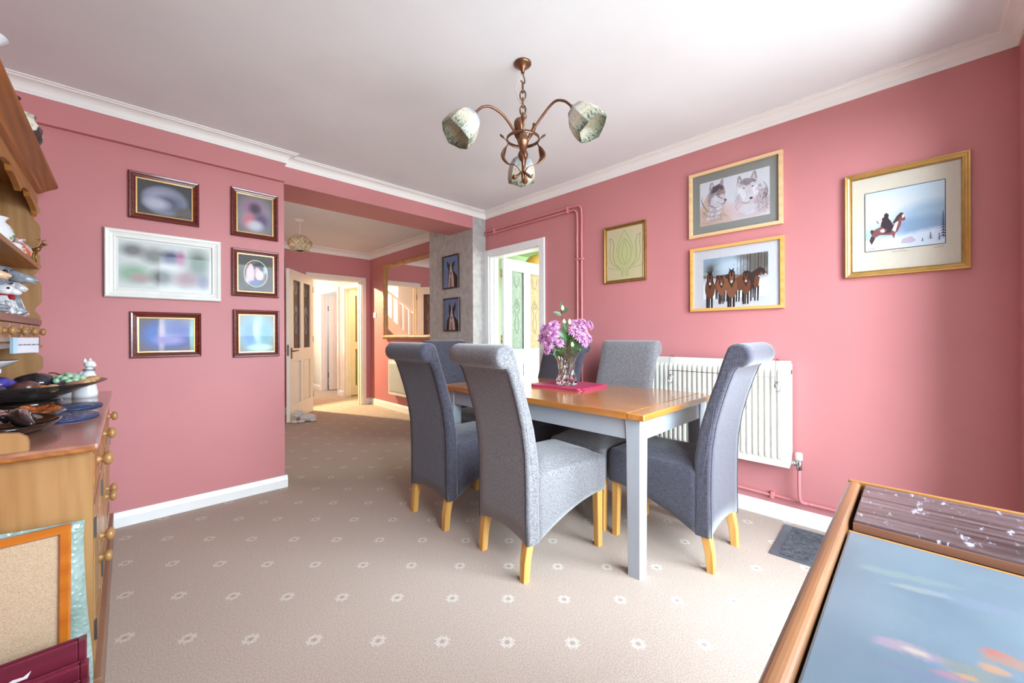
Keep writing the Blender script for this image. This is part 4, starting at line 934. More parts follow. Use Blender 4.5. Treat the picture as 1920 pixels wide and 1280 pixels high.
part('canvas', plain('blue_grey_canvas', (92, 112, 128), .6), wc, (-.16, .02, 0, .02, -.12, .46), bev=.003)

# ---------------------------------------------------------------- pendant in the far room (capiz shell shade)
pe = thing('pendant_lamp', 'round cream shell pendant lamp hanging in the far room', 'lamp', (1.404, 4.86, 2.42))
bm = B(); lathe(bm, [(.05, 0), (.05, -.012), (.02, -.03), (.006, -.035)], (0, 0, 0), 20); obj('ceiling_rose', bm, 'gloss', pe)
bm = B(); tube(bm, [(0, 0, -.03), (0, 0, -.20)], .003, 6); obj('cable', bm, 'gloss', pe)
t = NT('capiz_shell'); v_ = t.coord(); nn = t.noise(v_, 25, 3); col = t.ramp(nn, [(.3, lin((176, 152, 112))), (.7, lin((232, 216, 184)))]); t.bsdf(col, .25, None, 0); M['capiz'] = t.m
bm = B(); lathe(bm, [(.03, -.185), (.075, -.20), (.112, -.235), (.122, -.275), (.108, -.32), (.07, -.35), (.04, -.355)], (0, 0, 0), 16, close=True)
for f in bm.faces: f.smooth = False
obj('shade', bm, 'capiz', pe)
bm = B()
for k in range(16):
    for s in (-1, 1):
        pts = []
        for j in range(9):
            q = j/8; r_ = .03+.094*math.sin(PI*(.08+.84*q)); pts.append((r_*math.cos(2*PI*k/16+s*q*1.2), r_*math.sin(2*PI*k/16+s*q*1.2), -.187-.168*q))
        tube(bm, pts, .0016, 4)
obj('brass_lattice', bm, 'goldmetal', pe)
bm = B()
for k in range(20): a = 2*PI*k/20; blob(bm, (.085*math.cos(a), .085*math.sin(a), -.352), (.012, .012, .010), u=6, v=4)
obj('shell_fringe', bm, 'capiz', pe)

# ---------------------------------------------------------------- chandelier
CX, CY = 1.385, 1.335
ch = thing('chandelier', 'antique brass three-arm chandelier with painted glass shades', 'chandelier', (CX, CY, HC))
def hz(z): return z-HC
bm = B(); lathe(bm, [(.042, 0), (.042, -.006), (.036, -.012), (.020, -.018), (.016, -.030), (.010, -.036), (.008, -.05)], (0, 0, 0), 24); obj('ceiling_rose', bm, 'brass', ch)
def link(bm, c, rr, rz, turn, wire=.0032):
    pts = [Vector((rr*math.cos(a), 0, rz*math.sin(a))) for a in [2*PI*k/14 for k in range(15)]]; q = Matrix.Rotation(turn, 3, 'Z'); tube(bm, [q @ p+Vector(c) for p in pts], wire, 6)
bm = B(); tube(bm, smooth_path([(0, 0, hz(2.375)), (.006, 0, hz(2.365)), (.018, .004, hz(2.350)), (.010, .004, hz(2.332)), (-.012, 0, hz(2.335))], 5), .004, 6); obj('hook', bm, 'brass', ch)
zz = 2.322
for k in range(5):
    bm = B(); link(bm, (0, 0, hz(zz-.018)), .014 if k % 2 else .010, .024, R(35+90*(k % 2)), .0038); obj('chain_link', bm, 'brass', ch); zz -= .036
bm = B(); tube(bm, smooth_path([(0, 0, hz(2.375)), (-.03, .02, hz(2.31)), (-.02, .012, hz(2.25)), (.008, -.006, hz(2.20)), (.002, 0, hz(2.14))], 6), .002, 5); tube(bm, smooth_path([(-.02, .012, hz(2.25)), (.01, -.02, hz(2.235)), (.03, -.02, hz(2.245))], 4), .0015, 5); obj('flex', bm, plain('clear_flex', (196, 184, 170), .4), ch)
bm = B(); lathe(bm, [(.006, hz(2.155)), (.009, hz(2.15)), (.008, hz(2.10)), (.012, hz(2.095)), (.018, hz(2.075)), (.012, hz(2.05)), (.008, hz(2.03)), (.009, hz(2.00)), (.020, hz(1.995)), (.026, hz(1.98)), (.018, hz(1.955)), (.008, hz(1.945)), (.007, hz(1.90)), (.012, hz(1.89)), (.009, hz(1.87)), (.001, hz(1.855))], (0, 0, 0), 16); obj('stem', bm, 'brass', ch)
bm = B(); pts = [(.078*math.cos(a), .078*math.sin(a), hz(2.055)) for a in [2*PI*k/36 for k in range(37)]]; tube(bm, pts, .0085, 8, flat=(.45, 1)); obj('ring', bm, 'brass', ch)
# shade: eight-sided painted glass bell
def shade_mat():
    t = NT('painted_glass_shade'); v = t.coord('Object', (1, 1, 1)); s = t.n('ShaderNodeSeparateXYZ'); tc = t.n('ShaderNodeTexCoord'); t.l(tc.outputs['Generated'], s.inputs[0])
    n1 = t.noise(tc.outputs['Generated'], 5, 4, .6); n2 = t.noise(tc.outputs['Generated'], 16, 4, .7)
    c = t.ramp(t.math('ADD', s.outputs[2], t.math('MULTIPLY', t.math('SUBTRACT', n1, .5), .5)), [(0.0, lin((120, 128, 120))), (.16, lin((200, 202, 178))), (.45, lin((226, 222, 204))), (.7, lin((224, 220, 212))), (.95, lin((160, 182, 200)))])
    c = t.mix(t.math('MULTIPLY', t.math('SUBTRACT', n2, .54), 8, clamp=True), c, lin((186, 158, 112)))
    n3 = t.noise(t.coord('Generated', (26, 26, 5)), 1.6, 3, .6)
    low = t.math('MULTIPLY', t.math('SUBTRACT', .38, s.outputs[2]), 5, clamp=True)
    c = t.mix(t.math('MULTIPLY', t.math('MULTIPLY', t.math('SUBTRACT', n3, .50), 12, clamp=True), low), c, lin((64, 84, 78)))
    d = t.n('ShaderNodeBsdfPrincipled'); t.l(c, d.inputs['Base Color']); d.inputs['Roughness'].default_value = .25; tl = t.n('ShaderNodeBsdfTranslucent'); t.l(c, tl.inputs[0])
    m = t.n('ShaderNodeMixShader'); m.inputs[0].default_value = .35; t.l(d.outputs[0], m.inputs[1]); t.l(tl.outputs[0], m.inputs[2]); t.l(m.outputs[0], t.out.inputs[0]); return t.m
M['shade'] = shade_mat()
def shade(parent, c, axis):
    q = (-Vector(axis)).to_track_quat('Z', 'Y').to_matrix().to_4x4()   # local +z points back to the gallery
    bm = B(); prof = [(.074, -.150), (.078, -.120), (.076, -.085), (.066, -.045), (.046, -.014), (.020, 0), (.018, 0), (.044, -.018), (.063, -.047), (.073, -.085), (.075, -.120), (.071, -.150)]; n = 8; rings = []
    for i, (r, z) in enumerate(prof):
        rings.append([bm.verts.new((r*math.cos(2*PI*(k+.5*0)/n), r*math.sin(2*PI*k/n), z+(.010 if (i in (0, 11)) and k % 2 else 0))) for k in range(n)])
    for a, b_ in zip(rings, rings[1:]):
        for k in range(n): bm.faces.new((a[k], a[(k+1) % n], b_[(k+1) % n], b_[k]))
    a, b_ = rings[-1], rings[0]
    for k in range(n): bm.faces.new((a[k], a[(k+1) % n], b_[(k+1) % n], b_[k]))
    o = obj('glass_shade', bm, 'shade', parent); o.matrix_local = Matrix.Translation(c) @ q; return o
base_ang = math.atan2(fd.y, fd.x)
for k, (da, zend) in enumerate(((0, 2.135), (R(120), 2.140), (R(-120), 2.165))):
    a = base_ang+da; d = Vector((math.cos(a), math.sin(a), 0)); up = Vector((0, 0, 1))
    arm = [d*.008+up*hz(1.985), d*.035+up*hz(2.06), d*.10+up*hz(2.135), d*.165+up*hz(zend+.022), d*.215+up*hz(zend+.012), d*.250+up*hz(zend-.022)]
    bm = B(); tube(bm, smooth_path(arm, 6), .006, 8); ao = obj('arm', bm, 'brass', ch)
    ax = (d*.62-up*.79).normalized(); e = d*.250+up*hz(zend-.022)
    bm = B(); tube(bm, [e, e+ax*.012, e+ax*.020, e+ax*.032], [.008, .012, .010, .022], 12); obj('gallery', bm, 'brass', ao)
    shade(ch, e+ax*.022, ax)
    # curling brass leaf stems below the ring
    s = Vector((-d.y, d.x, 0)); o2 = R(60)
    d2 = Vector((math.cos(a+o2), math.sin(a+o2), 0)); s2 = Vector((-d2.y, d2.x, 0))
    P_ = smooth_path([d2*.004+up*hz(1.885), d2*.035+up*hz(1.93)+s2*.01, d2*.085+up*hz(1.955), d2*.115+up*hz(1.995), d2*.100+up*hz(2.035), d2*.085+up*hz(2.055), d2*.105+up*hz(2.085), d2*.125+up*hz(2.105)], 5)
    rad_ = [.0045+.017*max(0, math.sin(PI*min(1, max(0, (i/len(P_)-.25)/.35)))) + (.009 if i > len(P_)-5 else 0) for i in range(len(P_))]
    bm = B(); tube(bm, P_, rad_, 8, flat=(1, .4)); obj('leaf_scroll', bm, 'brass', ch)
    bm = B(); P_ = smooth_path([d*.006+up*hz(2.03), d*.03+up*hz(2.075)+s*.02, d*.045+up*hz(2.115)+s*.03, d*.035+up*hz(2.135)+s*.035], 5); tube(bm, P_, [.004+.019*math.sin(PI*i/(len(P_)-1)) for i in range(len(P_))], 8, flat=(1, .45)); obj('leaf_bud', bm, 'brass', ch)
    bm = B(); P_ = smooth_path([d2*.008+up*hz(1.90), d2*.02+up*hz(1.875)+s2*.02, d2*.03+up*hz(1.86)+s2*.035, d2*.024+up*hz(1.872)+s2*.045], 5); tube(bm, P_, [.004+.011*math.sin(PI*i/(len(P_)-1)) for i in range(len(P_))], 8, flat=(1, .5)); obj('tendril', bm, 'brass', ch)

# ---------------------------------------------------------------- pine dresser (base, worktop, upper shelves)
DY0, DY1 = 1.60, 3.03
dr = thing('pine_dresser', 'honey pine dresser with turned knobs, shelves and scalloped cornice against the left wall', 'dresser', (0, 0, 0))
bm = B(); bx(bm, XL+.01, -.085, DY0, DY0+.02, .0, .785); bx(bm, XL+.01, -.085, DY1-.02, DY1, 0, .785); bx(bm, XL+.01, -.10, DY0+.02, DY1-.02, .14, .16); obj('carcass', bm, 'pine_z', dr)
part('plinth', 'plinth', dr, (-.12, -.052, DY0-.006, DY1+.006, 0, .15), bev=.003)
part('worktop_edge', 'pine_dark', dr, (XL+.006, -.062, DY0-.033, DY0-.0, .7885, .8005), bev=.003)
part('worktop', 'pine_top', dr, (XL+.006, -.055, DY0-.03, DY1+.012, .790, .810), bev=.007)
bm = B()
for q in ((-.085, -.068, DY0, DY0+.035), (-.085, -.068, DY1-.035, DY1), (-.085, -.068, 2.03-.018, 2.03+.018), (-.085, -.068, 2.49-.018, 2.49+.018)): bx(bm, q[0], q[1], q[2], q[3], .15, .79)
for z0, z1 in ((.15, .175), (.625, .655), (.77, .79)): bx(bm, -.0852, -.0682, DY0+.035, DY1-.035, z0, z1)
obj('face_frame', bm, 'pine_z', dr)
KN = [(0, 0), (.010, 0), (.011, .004), (.007, .010), (.009, .014), (.017, .018), (.019, .026), (.014, .033), (0, .035)]
def knob(parent, x, y, z, s=1.0, name='knob'):
    bm = B(); q = Matrix.Rotation(R(90), 3, 'Y'); lathe(bm, [(r*s, h*s) for r, h in KN], (x, y, z), 16, q, close=True); return obj(name, bm, 'pine_z', parent)
for y0, y1 in ((DY0+.038, 2.010), (2.050, 2.470), (2.510, DY1-.038)):
    d = part('drawer', 'pine', dr, (-.30, -.066, y0, y1, .658, .767), bev=.003); yc = {0: 1.80, 1: 2.26, 2: 2.74}[int(round((y0-1.6)/.45))]
    knob(d, -.070, yc, .715, 1.15)
for (y0, y1), ky in (((DY0+.038, 2.010), 1.965), ((2.050, 2.470), 2.43), ((2.510, DY1-.038), 2.552)):
    bm = B(); bx(bm, -.085, -.066, y0, y0+.055, .178, .622); bx(bm, -.085, -.066, y1-.055, y1, .178, .622); bx(bm, -.085, -.066, y0+.055, y1-.055, .567, .622); bx(bm, -.085, -.066, y0+.055, y1-.055, .178, .24)
    bx(bm, -.083, -.074, y0+.055, y1-.055, .24, .567); bx(bm, -.080, -.068, y0+.085, y1-.085, .27, .537, bev=.005, seg=1)
    d = obj('cupboard_door', bm, 'pine_z', dr); knob(d, -.070, ky, .415, 1.15)
    if ky == 1.965: knob(d, -.070, 1.93, .415-.06, 1.0)
    hy = y0 if ky in (1.965, 2.43) else y1
    for z in (.24, .53): part('hinge', 'steel', d, (-.068, -.062, hy-.006, hy+.006, z, z+.055))
# upper part
def scal(z0, z1, x_in, x_out):
    """scalloped front edge of the side panels: ogee lobes between the shelves"""
    out = []
    n = 16
    for k in range(n+1):
        t_ = k/n; z = z0+(z1-z0)*t_; f_ = .5+.5*math.cos(2*PI*(t_*1.0)); b_ = math.exp(-((t_-.80)/.10)**2)
        b2 = math.exp(-((t_-.14)/.09)**2)
        x = x_out-(x_out-x_in)*max(b_, b2); out.append((x, z))
    return out
def side_panel(y, foot):
    pl = [(XL+.006, .810)]
    if foot: pl += [(-.180, .810), (-.180, .832), (-.184, .845), (-.198, .856), (-.222, .860), (-.30, .862), (-.31, .885)]
    else: pl += [(-.30, .810)]
    pl += scal(.90, 1.06, -.322, -.296)+[(-.305, 1.065), (-.305, 1.185)]+scal(1.20, 1.455, -.324, -.300)+[(-.305, 1.46), (-.305, 1.485)]+scal(1.50, 1.73, -.324, -.302)+[(-.31, 1.75), (-.31, 1.84), (XL+.006, 1.84)]
    bm = B(); prism(bm, pl, lambda u, v, d: Vector((u, y+d, v)), .020); return obj('side_panel', bm, 'pine_z', dr)
side_panel(DY0-.01, True); side_panel(DY1-.02, False)
UY0, UY1 = DY0+.01, DY1-.02
part('back_panel', 'pine_z', dr, (XL+.006, XL+.016, UY0, UY1, .81, 1.84))
for z in (1.435, 1.165): part('shelf', 'pine', dr, (XL+.016, -.305, UY0, UY1, z, z+.022), bev=.003)
part('shelf_moulding', 'plinth', dr, (-.306, -.298, UY0, UY1, 1.158, 1.186), bev=.002)
# row of little spice drawers
n = 6; wd = (UY1-UY0)/n
part('spice_drawer_frame', 'pine', dr, (XL+.016, -.312, UY0, UY1, 1.062, 1.082), (XL+.016, -.312, UY0, UY1, 1.158, 1.165))
part('lower_rail', 'plinth', dr, (-.318, -.304, UY0, UY1, 1.060, 1.078), bev=.002)
for k in range(n):
    y0 = UY0+k*wd; d = part('spice_drawer', 'pine_z', dr, (-.42, -.304, y0+.006, y0+wd-.006, 1.084, 1.156), bev=.002)
    knob(d, -.304, y0+wd*.5, 1.124, .9)
# cornice: stepped flaring profile along the front, returning at the far end
bm = B(); cp = [(-.335, 1.765), (-.318, 1.768), (-.314, 1.785), (-.322, 1.792), (-.318, 1.802), (-.296, 1.812), (-.290, 1.820), (-.272, 1.832), (-.248, 1.846), (-.244, 1.852), (-.244, 1.860), (-.36, 1.860)]
prism(bm, cp, lambda u, v, d: Vector((u, UY0-.05+d, v)), UY1-UY0+.065); obj('cornice', bm, 'pine_dark', dr)
part('top_board', 'pine', dr, (XL+.006, -.30, UY0-.02, UY1+.02, 1.840, 1.858))
ap = [(UY0, 1.80)]
N = 72
for k in range(N+1):
    y = UY0+(UY1-UY0)*k/N; t_ = ((UY1-y)/.40) % 1; z = 1.700+.040*(abs(math.sin(PI*t_)))**.6+(.018 if t_ > .5 else 0); ap.append((y, z if k < N else 1.690))
ap.append((UY1, 1.80))
bm = B(); prism(bm, ap, lambda u, v, d: Vector((-.330+d, u, v)), .018); obj('apron', bm, 'pine', dr)

def orn(name, label, cat, loc, rz=0, group=None): return thing(name, label, cat, loc, rz, group)
ZT = .8105
# --- ornaments on the worktop
M['bluemat'] = blobs('blue_mat_print', (34, 62, 108), [(.3, .5, .16, .3, (150, 70, 96), .6), (.55, .3, .12, .2, (196, 200, 216), .7), (.7, .6, .14, .2, (180, 90, 120), .6), (.45, .7, .1, .15, (210, 216, 226), .6), (.2, .3, .08, .15, (206, 210, 220), .7), (.8, .35, .08, .16, (120, 160, 210), .7)], .25, .3, .3)
for loc, lab in (((-.150, 2.43), 'blue patterned oval table mat, the farther of the two at the dresser edge'), ((-.150, 2.13), 'blue patterned oval table mat, the nearer of the two at the dresser edge')):
    t = NT('blue_mat_glaze'); 
    bm = B(); lathe(bm, [(.094, 0), (.100, .002), (.100, .005), (.096, .007), (0, .0065)], (0, 0, 0), 36, None, 0, .78, 1.15, close=True)
    o = obj('table_mat', bm, plain('blue_mat_body', (38, 74, 124), .35, var=.3, scale=60), None, (loc[0], loc[1], ZT)); tag(o, lab, 'mat', 'blue mats on the dresser')
    bm = B(); rnd = random.Random(int(loc[1]*100))
    for k in range(90):
        a = rnd.uniform(0, 2*PI); r_ = math.sqrt(rnd.random())*.80; x, y = r_*.078, r_*.115; s = rnd.uniform(.003, .0085); px, py = x*math.cos(a), y*math.sin(a)
        c0 = rnd.choice((0, 0, 1)); e = rnd.uniform(0, PI)
        vs = [bm.verts.new((px+s*math.cos(q)*math.cos(e)-s*.4*math.sin(q)*math.sin(e), py+s*math.cos(q)*math.sin(e)+s*.4*math.sin(q)*math.cos(e), .0073+.0002*k/90)) for q in [2*PI*j/7 for j in range(7)]]
        f = bm.faces.new(vs); f.material_index = c0
    obj('flower_pattern', bm, [plain('mat_white', (206, 212, 224), .4), plain('mat_pink', (176, 84, 112), .4)], o)
# stacked glass bowl with stones and jade grapes
M['smokeglass'] = pane('smoky_glass', (.80, .83, .84, 1), 1.35, diff=.10, dcol=(.34, .37, .40, 1))
BWX, BWY = -.30, 2.62
t = NT('bowl'); 
bm = B(); pr = [(.05, 0), (.075, .004), (.12, .022), (.18, .048), (.235, .070), (.238, .074), (.232, .073), (.178, .053), (.118, .028), (.06, .012), (0, .010)]
lathe(bm, pr, (0, 0, 0), 40, None, 0, 1, 1.1, close=True); o = obj('glass_bowl', bm, 'smokeglass', None, (BWX, BWY, ZT+.022)); tag(o, 'wide smoky glass bowl filled with polished stones on the dresser top', 'bowl')
bm = B(); lathe(bm, [(.09, 0), (.10, .004), (.10, .018), (.085, .022), (0, .022)], (0, 0, 0), 28, close=True); o = obj('bowl_stand', bm, 'black_ceramic', None, (BWX, BWY, ZT)); tag(o, 'low dark round stand beneath the smoky glass bowl', 'stand')
def stone(c, r, col, lab, rz=0, rough=.3, seed=0):
    name = 'stone_%d_%d_%d' % col
    if name not in M: M[name] = plain(name, col, rough, var=.25, scale=40, Coat_Weight=.4)
    bm = B(); blob(bm, (0, 0, 0), r, u=16, v=10); rnd = random.Random(seed)
    for v in bm.verts: v.co *= 1+.04*math.sin(v.co.x*90+seed)+.03*math.sin(v.co.y*70+v.co.z*80+seed*2)
    o = obj('polished_stone', bm, name, None, c, rz); return tag(o, lab, 'stone', 'polished stones in the glass bowl')
bz = ZT+.022
stone((-.285, 2.452, bz+.070), (.042, .042, .026), (104, 62, 56), 'large brown egg-shaped stone at the near rim of the glass bowl', .3, seed=1)
stone((-.245, 2.455, bz+.060), (.026, .022, .016), (196, 110, 30), 'small orange amber stone beside the brown egg stone', .2, seed=2)
stone((-.215, 2.462, bz+.059), (.024, .020, .016), (236, 188, 116), 'pale apricot stone at the near rim of the bowl', .8, seed=3)
stone((-.160, 2.515, bz+.062), (.040, .024, .018), (168, 106, 78), 'flat russet stone in the middle of the bowl rim', 1.2, seed=4)
stone((-.130, 2.605, bz+.066), (.036, .028, .018), (224, 176, 116), 'honey coloured pebble near the right of the bowl', 1.0, seed=5)
stone((-.115, 2.70, bz+.070), (.030, .024, .016), (216, 160, 110), 'orange tan pebble behind the jade grapes', .8, seed=6)
stone((-.28, 2.62, bz+.078), (.062, .075, .038), (44, 44, 52), 'big dark glittering stone heaped in the bowl centre', .4, .15, seed=7)
stone((-.37, 2.56, bz+.076), (.055, .04, .034), (76, 66, 160), 'violet blue crystal lump at the left of the bowl', .4, .15, seed=8)
stone((-.355, 2.45, bz+.060), (.03, .03, .022), (58, 56, 70), 'dark slate stone below the violet crystal', .4, .3, seed=9)
gp = thing('jade_grapes', 'bunch of pale green jade grapes on the right side of the glass bowl', 'grapes', (-.185, 2.60, bz+.082), .2)
t = NT('jade'); t.bsdf(lin((160, 196, 164)), .2, None, 0, Coat_Weight=.5); M['jade'] = t.m
rnd = random.Random(11)
for k in range(17):
    bm = B(); a = k*2.4; r_ = .012*math.sqrt(k); blob(bm, (r_*1.0*math.cos(a), r_*1.5*math.sin(a), .020-r_*.42+rnd.uniform(-.004, .004)), (.0125, .0155, .012), u=10, v=8); obj('grape', bm, 'jade', gp)
bm = B(); tube(bm, smooth_path([(-.01, .0, .01), (-.03, .03, .028), (-.05, .04, .03)], 4), .003, 6); obj('stalk', bm, 'twig', gp)
# orange glass leaf dish with white rim
ld = thing('leaf_dish', 'orange brown glass leaf dish with a white rim below the bowl', 'dish', (-.235, 2.235, ZT), R(100))
def leafdish(scale, zo, mat, name, par):
    bm = B(); N = 48; c = bm.verts.new((0, 0, zo)); rows = []
    for q, zq in ((.35, .001), (.7, .006), (1.0, .020)):
        row = []
        for k in range(N):
            a = 2*PI*k/N; r_ = .135*q*scale*(.62+.38*abs(math.cos(a))**.7)*(1+.05*math.sin(a*9)*q); row.append(bm.verts.new((r_*math.cos(a), r_*math.sin(a)*.62, zo+zq+.004*math.sin(a*7)*q)))
        rows.append(row)
    for k in range(N): bm.faces.new((c, rows[0][k], rows[0][(k+1) % N]))
    for A, Bb in zip(rows, rows[1:]):
        for k in range(N): bm.faces.new((A[k], A[(k+1) % N], Bb[(k+1) % N], Bb[k]))
    return obj(name, bm, mat, par)
t = NT('autumn_glaze'); v_ = t.coord(); nn = t.noise(v_, 45, 4, .7); t.bsdf(t.ramp(nn, [(.35, lin((96, 40, 16))), (.55, lin((206, 108, 40))), (.75, lin((238, 206, 170)))]), .12, t.bump(nn, .6, .004), 0, Coat_Weight=.7); M['autumn'] = t.m
leafdish(1.06, .004, 'ceramic', 'rim', ld); leafdish(.98, .009, 'autumn', 'bowl', ld)
# black ceramic dish with resting otters
od = thing('otter_dish', 'glossy black brown ceramic dish with sleeping otters, nearest on the worktop', 'dish', (-.265, 1.93, ZT), R(96))
bm = B(); lathe(bm, [(.06, 0), (.09, .004), (.125, .016), (.142, .028), (.144, .032), (.136, .031), (.115, .022), (.06, .014), (0, .013)], (0, 0, 0), 40, None, 0, 1.22, .80, close=True); obj('dish', bm, 'black_ceramic', od)
M['otter'] = plain('otter_glaze', (58, 44, 44), .15, var=.2, Coat_Weight=1.0)
def otter(pts, rads, name='otter'):
    bm = B(); P_ = smooth_path(pts, 5); m_ = len(P_); RR = []
    for i in range(m_):
        q = i/(m_-1)*(len(rads)-1); a = int(q); a = min(a, len(rads)-2); RR.append(rads[a]+(rads[a+1]-rads[a])*(q-a))
    tube(bm, P_, RR, 12)
    e = P_[-1]; blob(bm, e, (.024, .019, .018)); blob(bm, e+Vector((.018, 0, -.004)), (.014, .013, .010)); 
    for s in (-1, 1): blob(bm, e+Vector((-.010, s*.014, .012)), (.005, .004, .006), u=8, v=6)
    for s in (-1, 1): tube(bm, [P_[m_*2//3]+Vector((0, s*.018, -.004)), P_[m_*2//3]+Vector((.025, s*.028, -.014)), P_[m_*2//3]+Vector((.04, s*.026, -.018))], [.009, .007, .006], 8)
    o = obj(name, bm, 'otter', od); return o
otter([(-.13, .02, .025), (-.09, .04, .035), (-.03, .035, .048), (.03, .02, .050), (.075, .005, .044)], [.006, .018, .028, .022, .016])
otter([(-.10, -.055, .028), (-.06, -.035, .04), (0, -.028, .046), (.045, -.03, .042)], [.006, .020, .025, .017])
otter([(.12, .045, .030), (.07, .055, .036), (.02, .06, .042), (-.03, .055, .055)], [.006, .018, .024, .016])
# white cat figurine with purple flowers on its back
cf = thing('cat_figurine', 'white porcelain cat with a purple flower patch looking over its shoulder', 'figurine', (-.160, 2.82, ZT), R(-44))
bm = B(); P_ = smooth_path([(-.115, 0, .062), (-.075, 0, .072), (-.02, 0, .072), (.03, 0, .080), (.042, 0, .115), (.044, 0, .142)], 6)
rr_ = []
for i in range(len(P_)):
    q = i/(len(P_)-1); rr_.append(.030+.018*math.sin(PI*min(1, q*1.3)) if q < .7 else .048*math.exp(-(q-.6)*3.0)-.004)
tube(bm, P_, rr_, 18); lathe(bm, [(.0, 0), (.055, 0), (.056, .02), (.044, .08), (.026, .125), (0, .13)], (.022, 0, 0), 24, None, 0, .9, .72, close=True); lathe(bm, [(0, 0), (.055, 0), (.06, .02), (.05, .06), (.02, .08), (0, .08)], (-.05, 0, 0), 24, None, 0, 1.35, .72, close=True)
obj('body', bm, 'ceramic', cf)
bm = B(); blob(bm, (.046, 0, .158), (.022, .020, .019)); blob(bm, (.062, 0, .153), (.012, .012, .009))
for s in (-1, 1): lathe(bm, [(.009, 0), (.006, .010), (.001, .020)], (.036, s*.012, .168), 8)
obj('head', bm, 'ceramic', cf)
bm = B()
for zz in (.128, .134): tube(bm, [(.0425+.021*math.cos(a), .019*math.sin(a), zz) for a in [2*PI*k/18 for k in range(19)]], .0018, 5)
obj('collar', bm, plain('grey_collar', (110, 116, 130), .4), cf)
bm = B(); rnd = random.Random(9)
for k in range(9):
    a = rnd.uniform(-1, 1); x = -.075+rnd.uniform(-.03, .05); blob(bm, (x, a*.016, .098), (.011, .008, .006), u=8, v=6)
obj('flower_patch', bm, plain('purple_glaze', (84, 44, 150), .2), cf)
# sign, dish and steel rack below the spice drawers
sg = thing('hanging_sign', 'pale wooden KEEP CALM AND CARRY ON plaque hanging from the spice drawer knobs', 'sign', (-.270, 2.34, 1.070), R(58)); sg.scale = (.82, .82, .9)
part('plaque', plain('sign_white', (212, 208, 216), .6), sg, (-.065, .055, -.005, .005, -.032, .032), bev=.0015)
part('edge_strip', plain('sign_blue', (176, 206, 222), .6), sg, (-.066, -.046, -.0062, .0062, -.0325, .0325))
def text(s, size, m, parent, loc, rot, name='lettering'):
    c = bpy.data.curves.new(name, 'FONT'); c.body = s; c.size = size; c.extrude = .0004; c.align_x = 'CENTER'; c.align_y = 'CENTER'
    o = bpy.data.objects.new(name, c); COL.objects.link(o); dg = bpy.context.evaluated_depsgraph_get(); me = bpy.data.meshes.new_from_object(o.evaluated_get(dg))
    bpy.data.objects.remove(o); me.materials.clear(); me.materials.append(M[m]); q = bpy.data.objects.new(name, me); COL.objects.link(q); q.parent = parent; q.location = loc; q.rotation_euler = rot; return q
text('KEEP CALM AND CARRY ON', .0074, 'seam', sg, (.006, -.0056, .002), (R(90), 0, 0))
bm = B(); tube(bm, smooth_path([(-.04, 0, .03), (0, 0, .065), (.04, 0, .03)], 4), .001, 4); obj('string', bm, 'seam', sg)
bm = B(); lathe(bm, [(.03, 0), (.05, .004), (.085, .02), (.118, .038), (.120, .041), (.114, .040), (.08, .026), (.04, .010), (0, .008)], (0, 0, 0), 32, None, 0, .75, 1.1, close=True)
o = obj('white_dish', bm, 'ceramic', None, (-.385, 2.40, .972)); tag(o, 'white oval dish standing on the steel rack under the hanging sign', 'dish')
rk = thing('steel_rack', 'small steel wire rack holding the white dish', 'rack', (-.385, 2.40, ZT))
bm = B()
for x in (-.05, .02): tube(bm, [(x, -.12, .155), (x, .12, .155)], .003, 6)
for y in (-.12, .12): tube(bm, [(-.05, y, .155), (.02, y, .155)], .003, 6)
obj('rack_top', bm, 'chrome', rk)
for x in (-.05, .02):
    for y in (-.12, .12): bm = B(); tube(bm, [(x, y, .155), (x, y, 0)], .003, 6); obj('leg', bm, 'chrome', rk)
part('rail_block', 'ceramic', rk, (.018, .032, .112, .128, .148, .168), bev=.003)
# --- shelf ornaments: white jug, orange patterned vase, small metal deer
SX = -.36; S1 = 1.4575; S2 = 1.1875
jg = thing('white_jug', 'big white china jug with a blue and green sprig on the upper shelf', 'jug', (-.375, 2.52, S1), 0)
bm = B(); lathe(bm, [(0, 0), (.036, 0), (.040, .006), (.052, .03), (.056, .055), (.048, .082), (.034, .098), (.036, .108), (.044, .116), (.041, .116), (.032, .108), (.03, .096), (0, .09)], (0, 0, 0), 28, close=True); obj('body', bm, 'ceramic', jg)
bm = B(); tube(bm, smooth_path([(.02, .034, .10), (.03, .062, .095), (.03, .068, .065), (.02, .050, .035)], 5), .005, 8); obj('handle', bm, 'ceramic', jg)
bm = B()
for k in range(5): blob(bm, (.050+.004*math.sin(k), -.020+.012*k, .035+.010*k), (.004, .005, .006), mi=k % 2, u=8, v=6)
obj('sprig', bm, [plain('sprig_green', (150, 170, 40), .4), plain('sprig_blue', (90, 130, 160), .4)], jg)
wp = orn('white_plate', 'white scalloped saucer lying before the jug on the upper shelf', 'saucer', (-.345, 2.64, S1)); bm = B(); lathe(bm, [(0, 0), (.02, 0), (.03, .010), (.032, .03), (.026, .038), (.0, .036)], (0, 0, 0), 18, close=True); obj('cup', bm, 'ceramic', wp)
vs_ = thing('patterned_vase', 'small orange, white and grey patterned vase on the upper shelf', 'vase', (-.348, 2.84, S1), 0)
t = NT('imari'); v_ = t.coord(); nn = t.noise(v_, 55, 3, .6); t.bsdf(t.ramp(nn, [(.35, lin((60, 60, 70))), (.45, lin((210, 210, 214))), (.55, lin((200, 84, 36))), (.75, lin((222, 120, 60)))]), .2, None, 0, Coat_Weight=.6); M['imari'] = t.m
bm = B(); lathe(bm, [(0, 0), (.022, 0), (.036, .014), (.042, .035), (.036, .056), (.018, .070), (.016, .078), (.024, .088), (.018, .088), (0, .08)], (0, 0, 0), 24, close=True); obj('body', bm, 'imari', vs_)
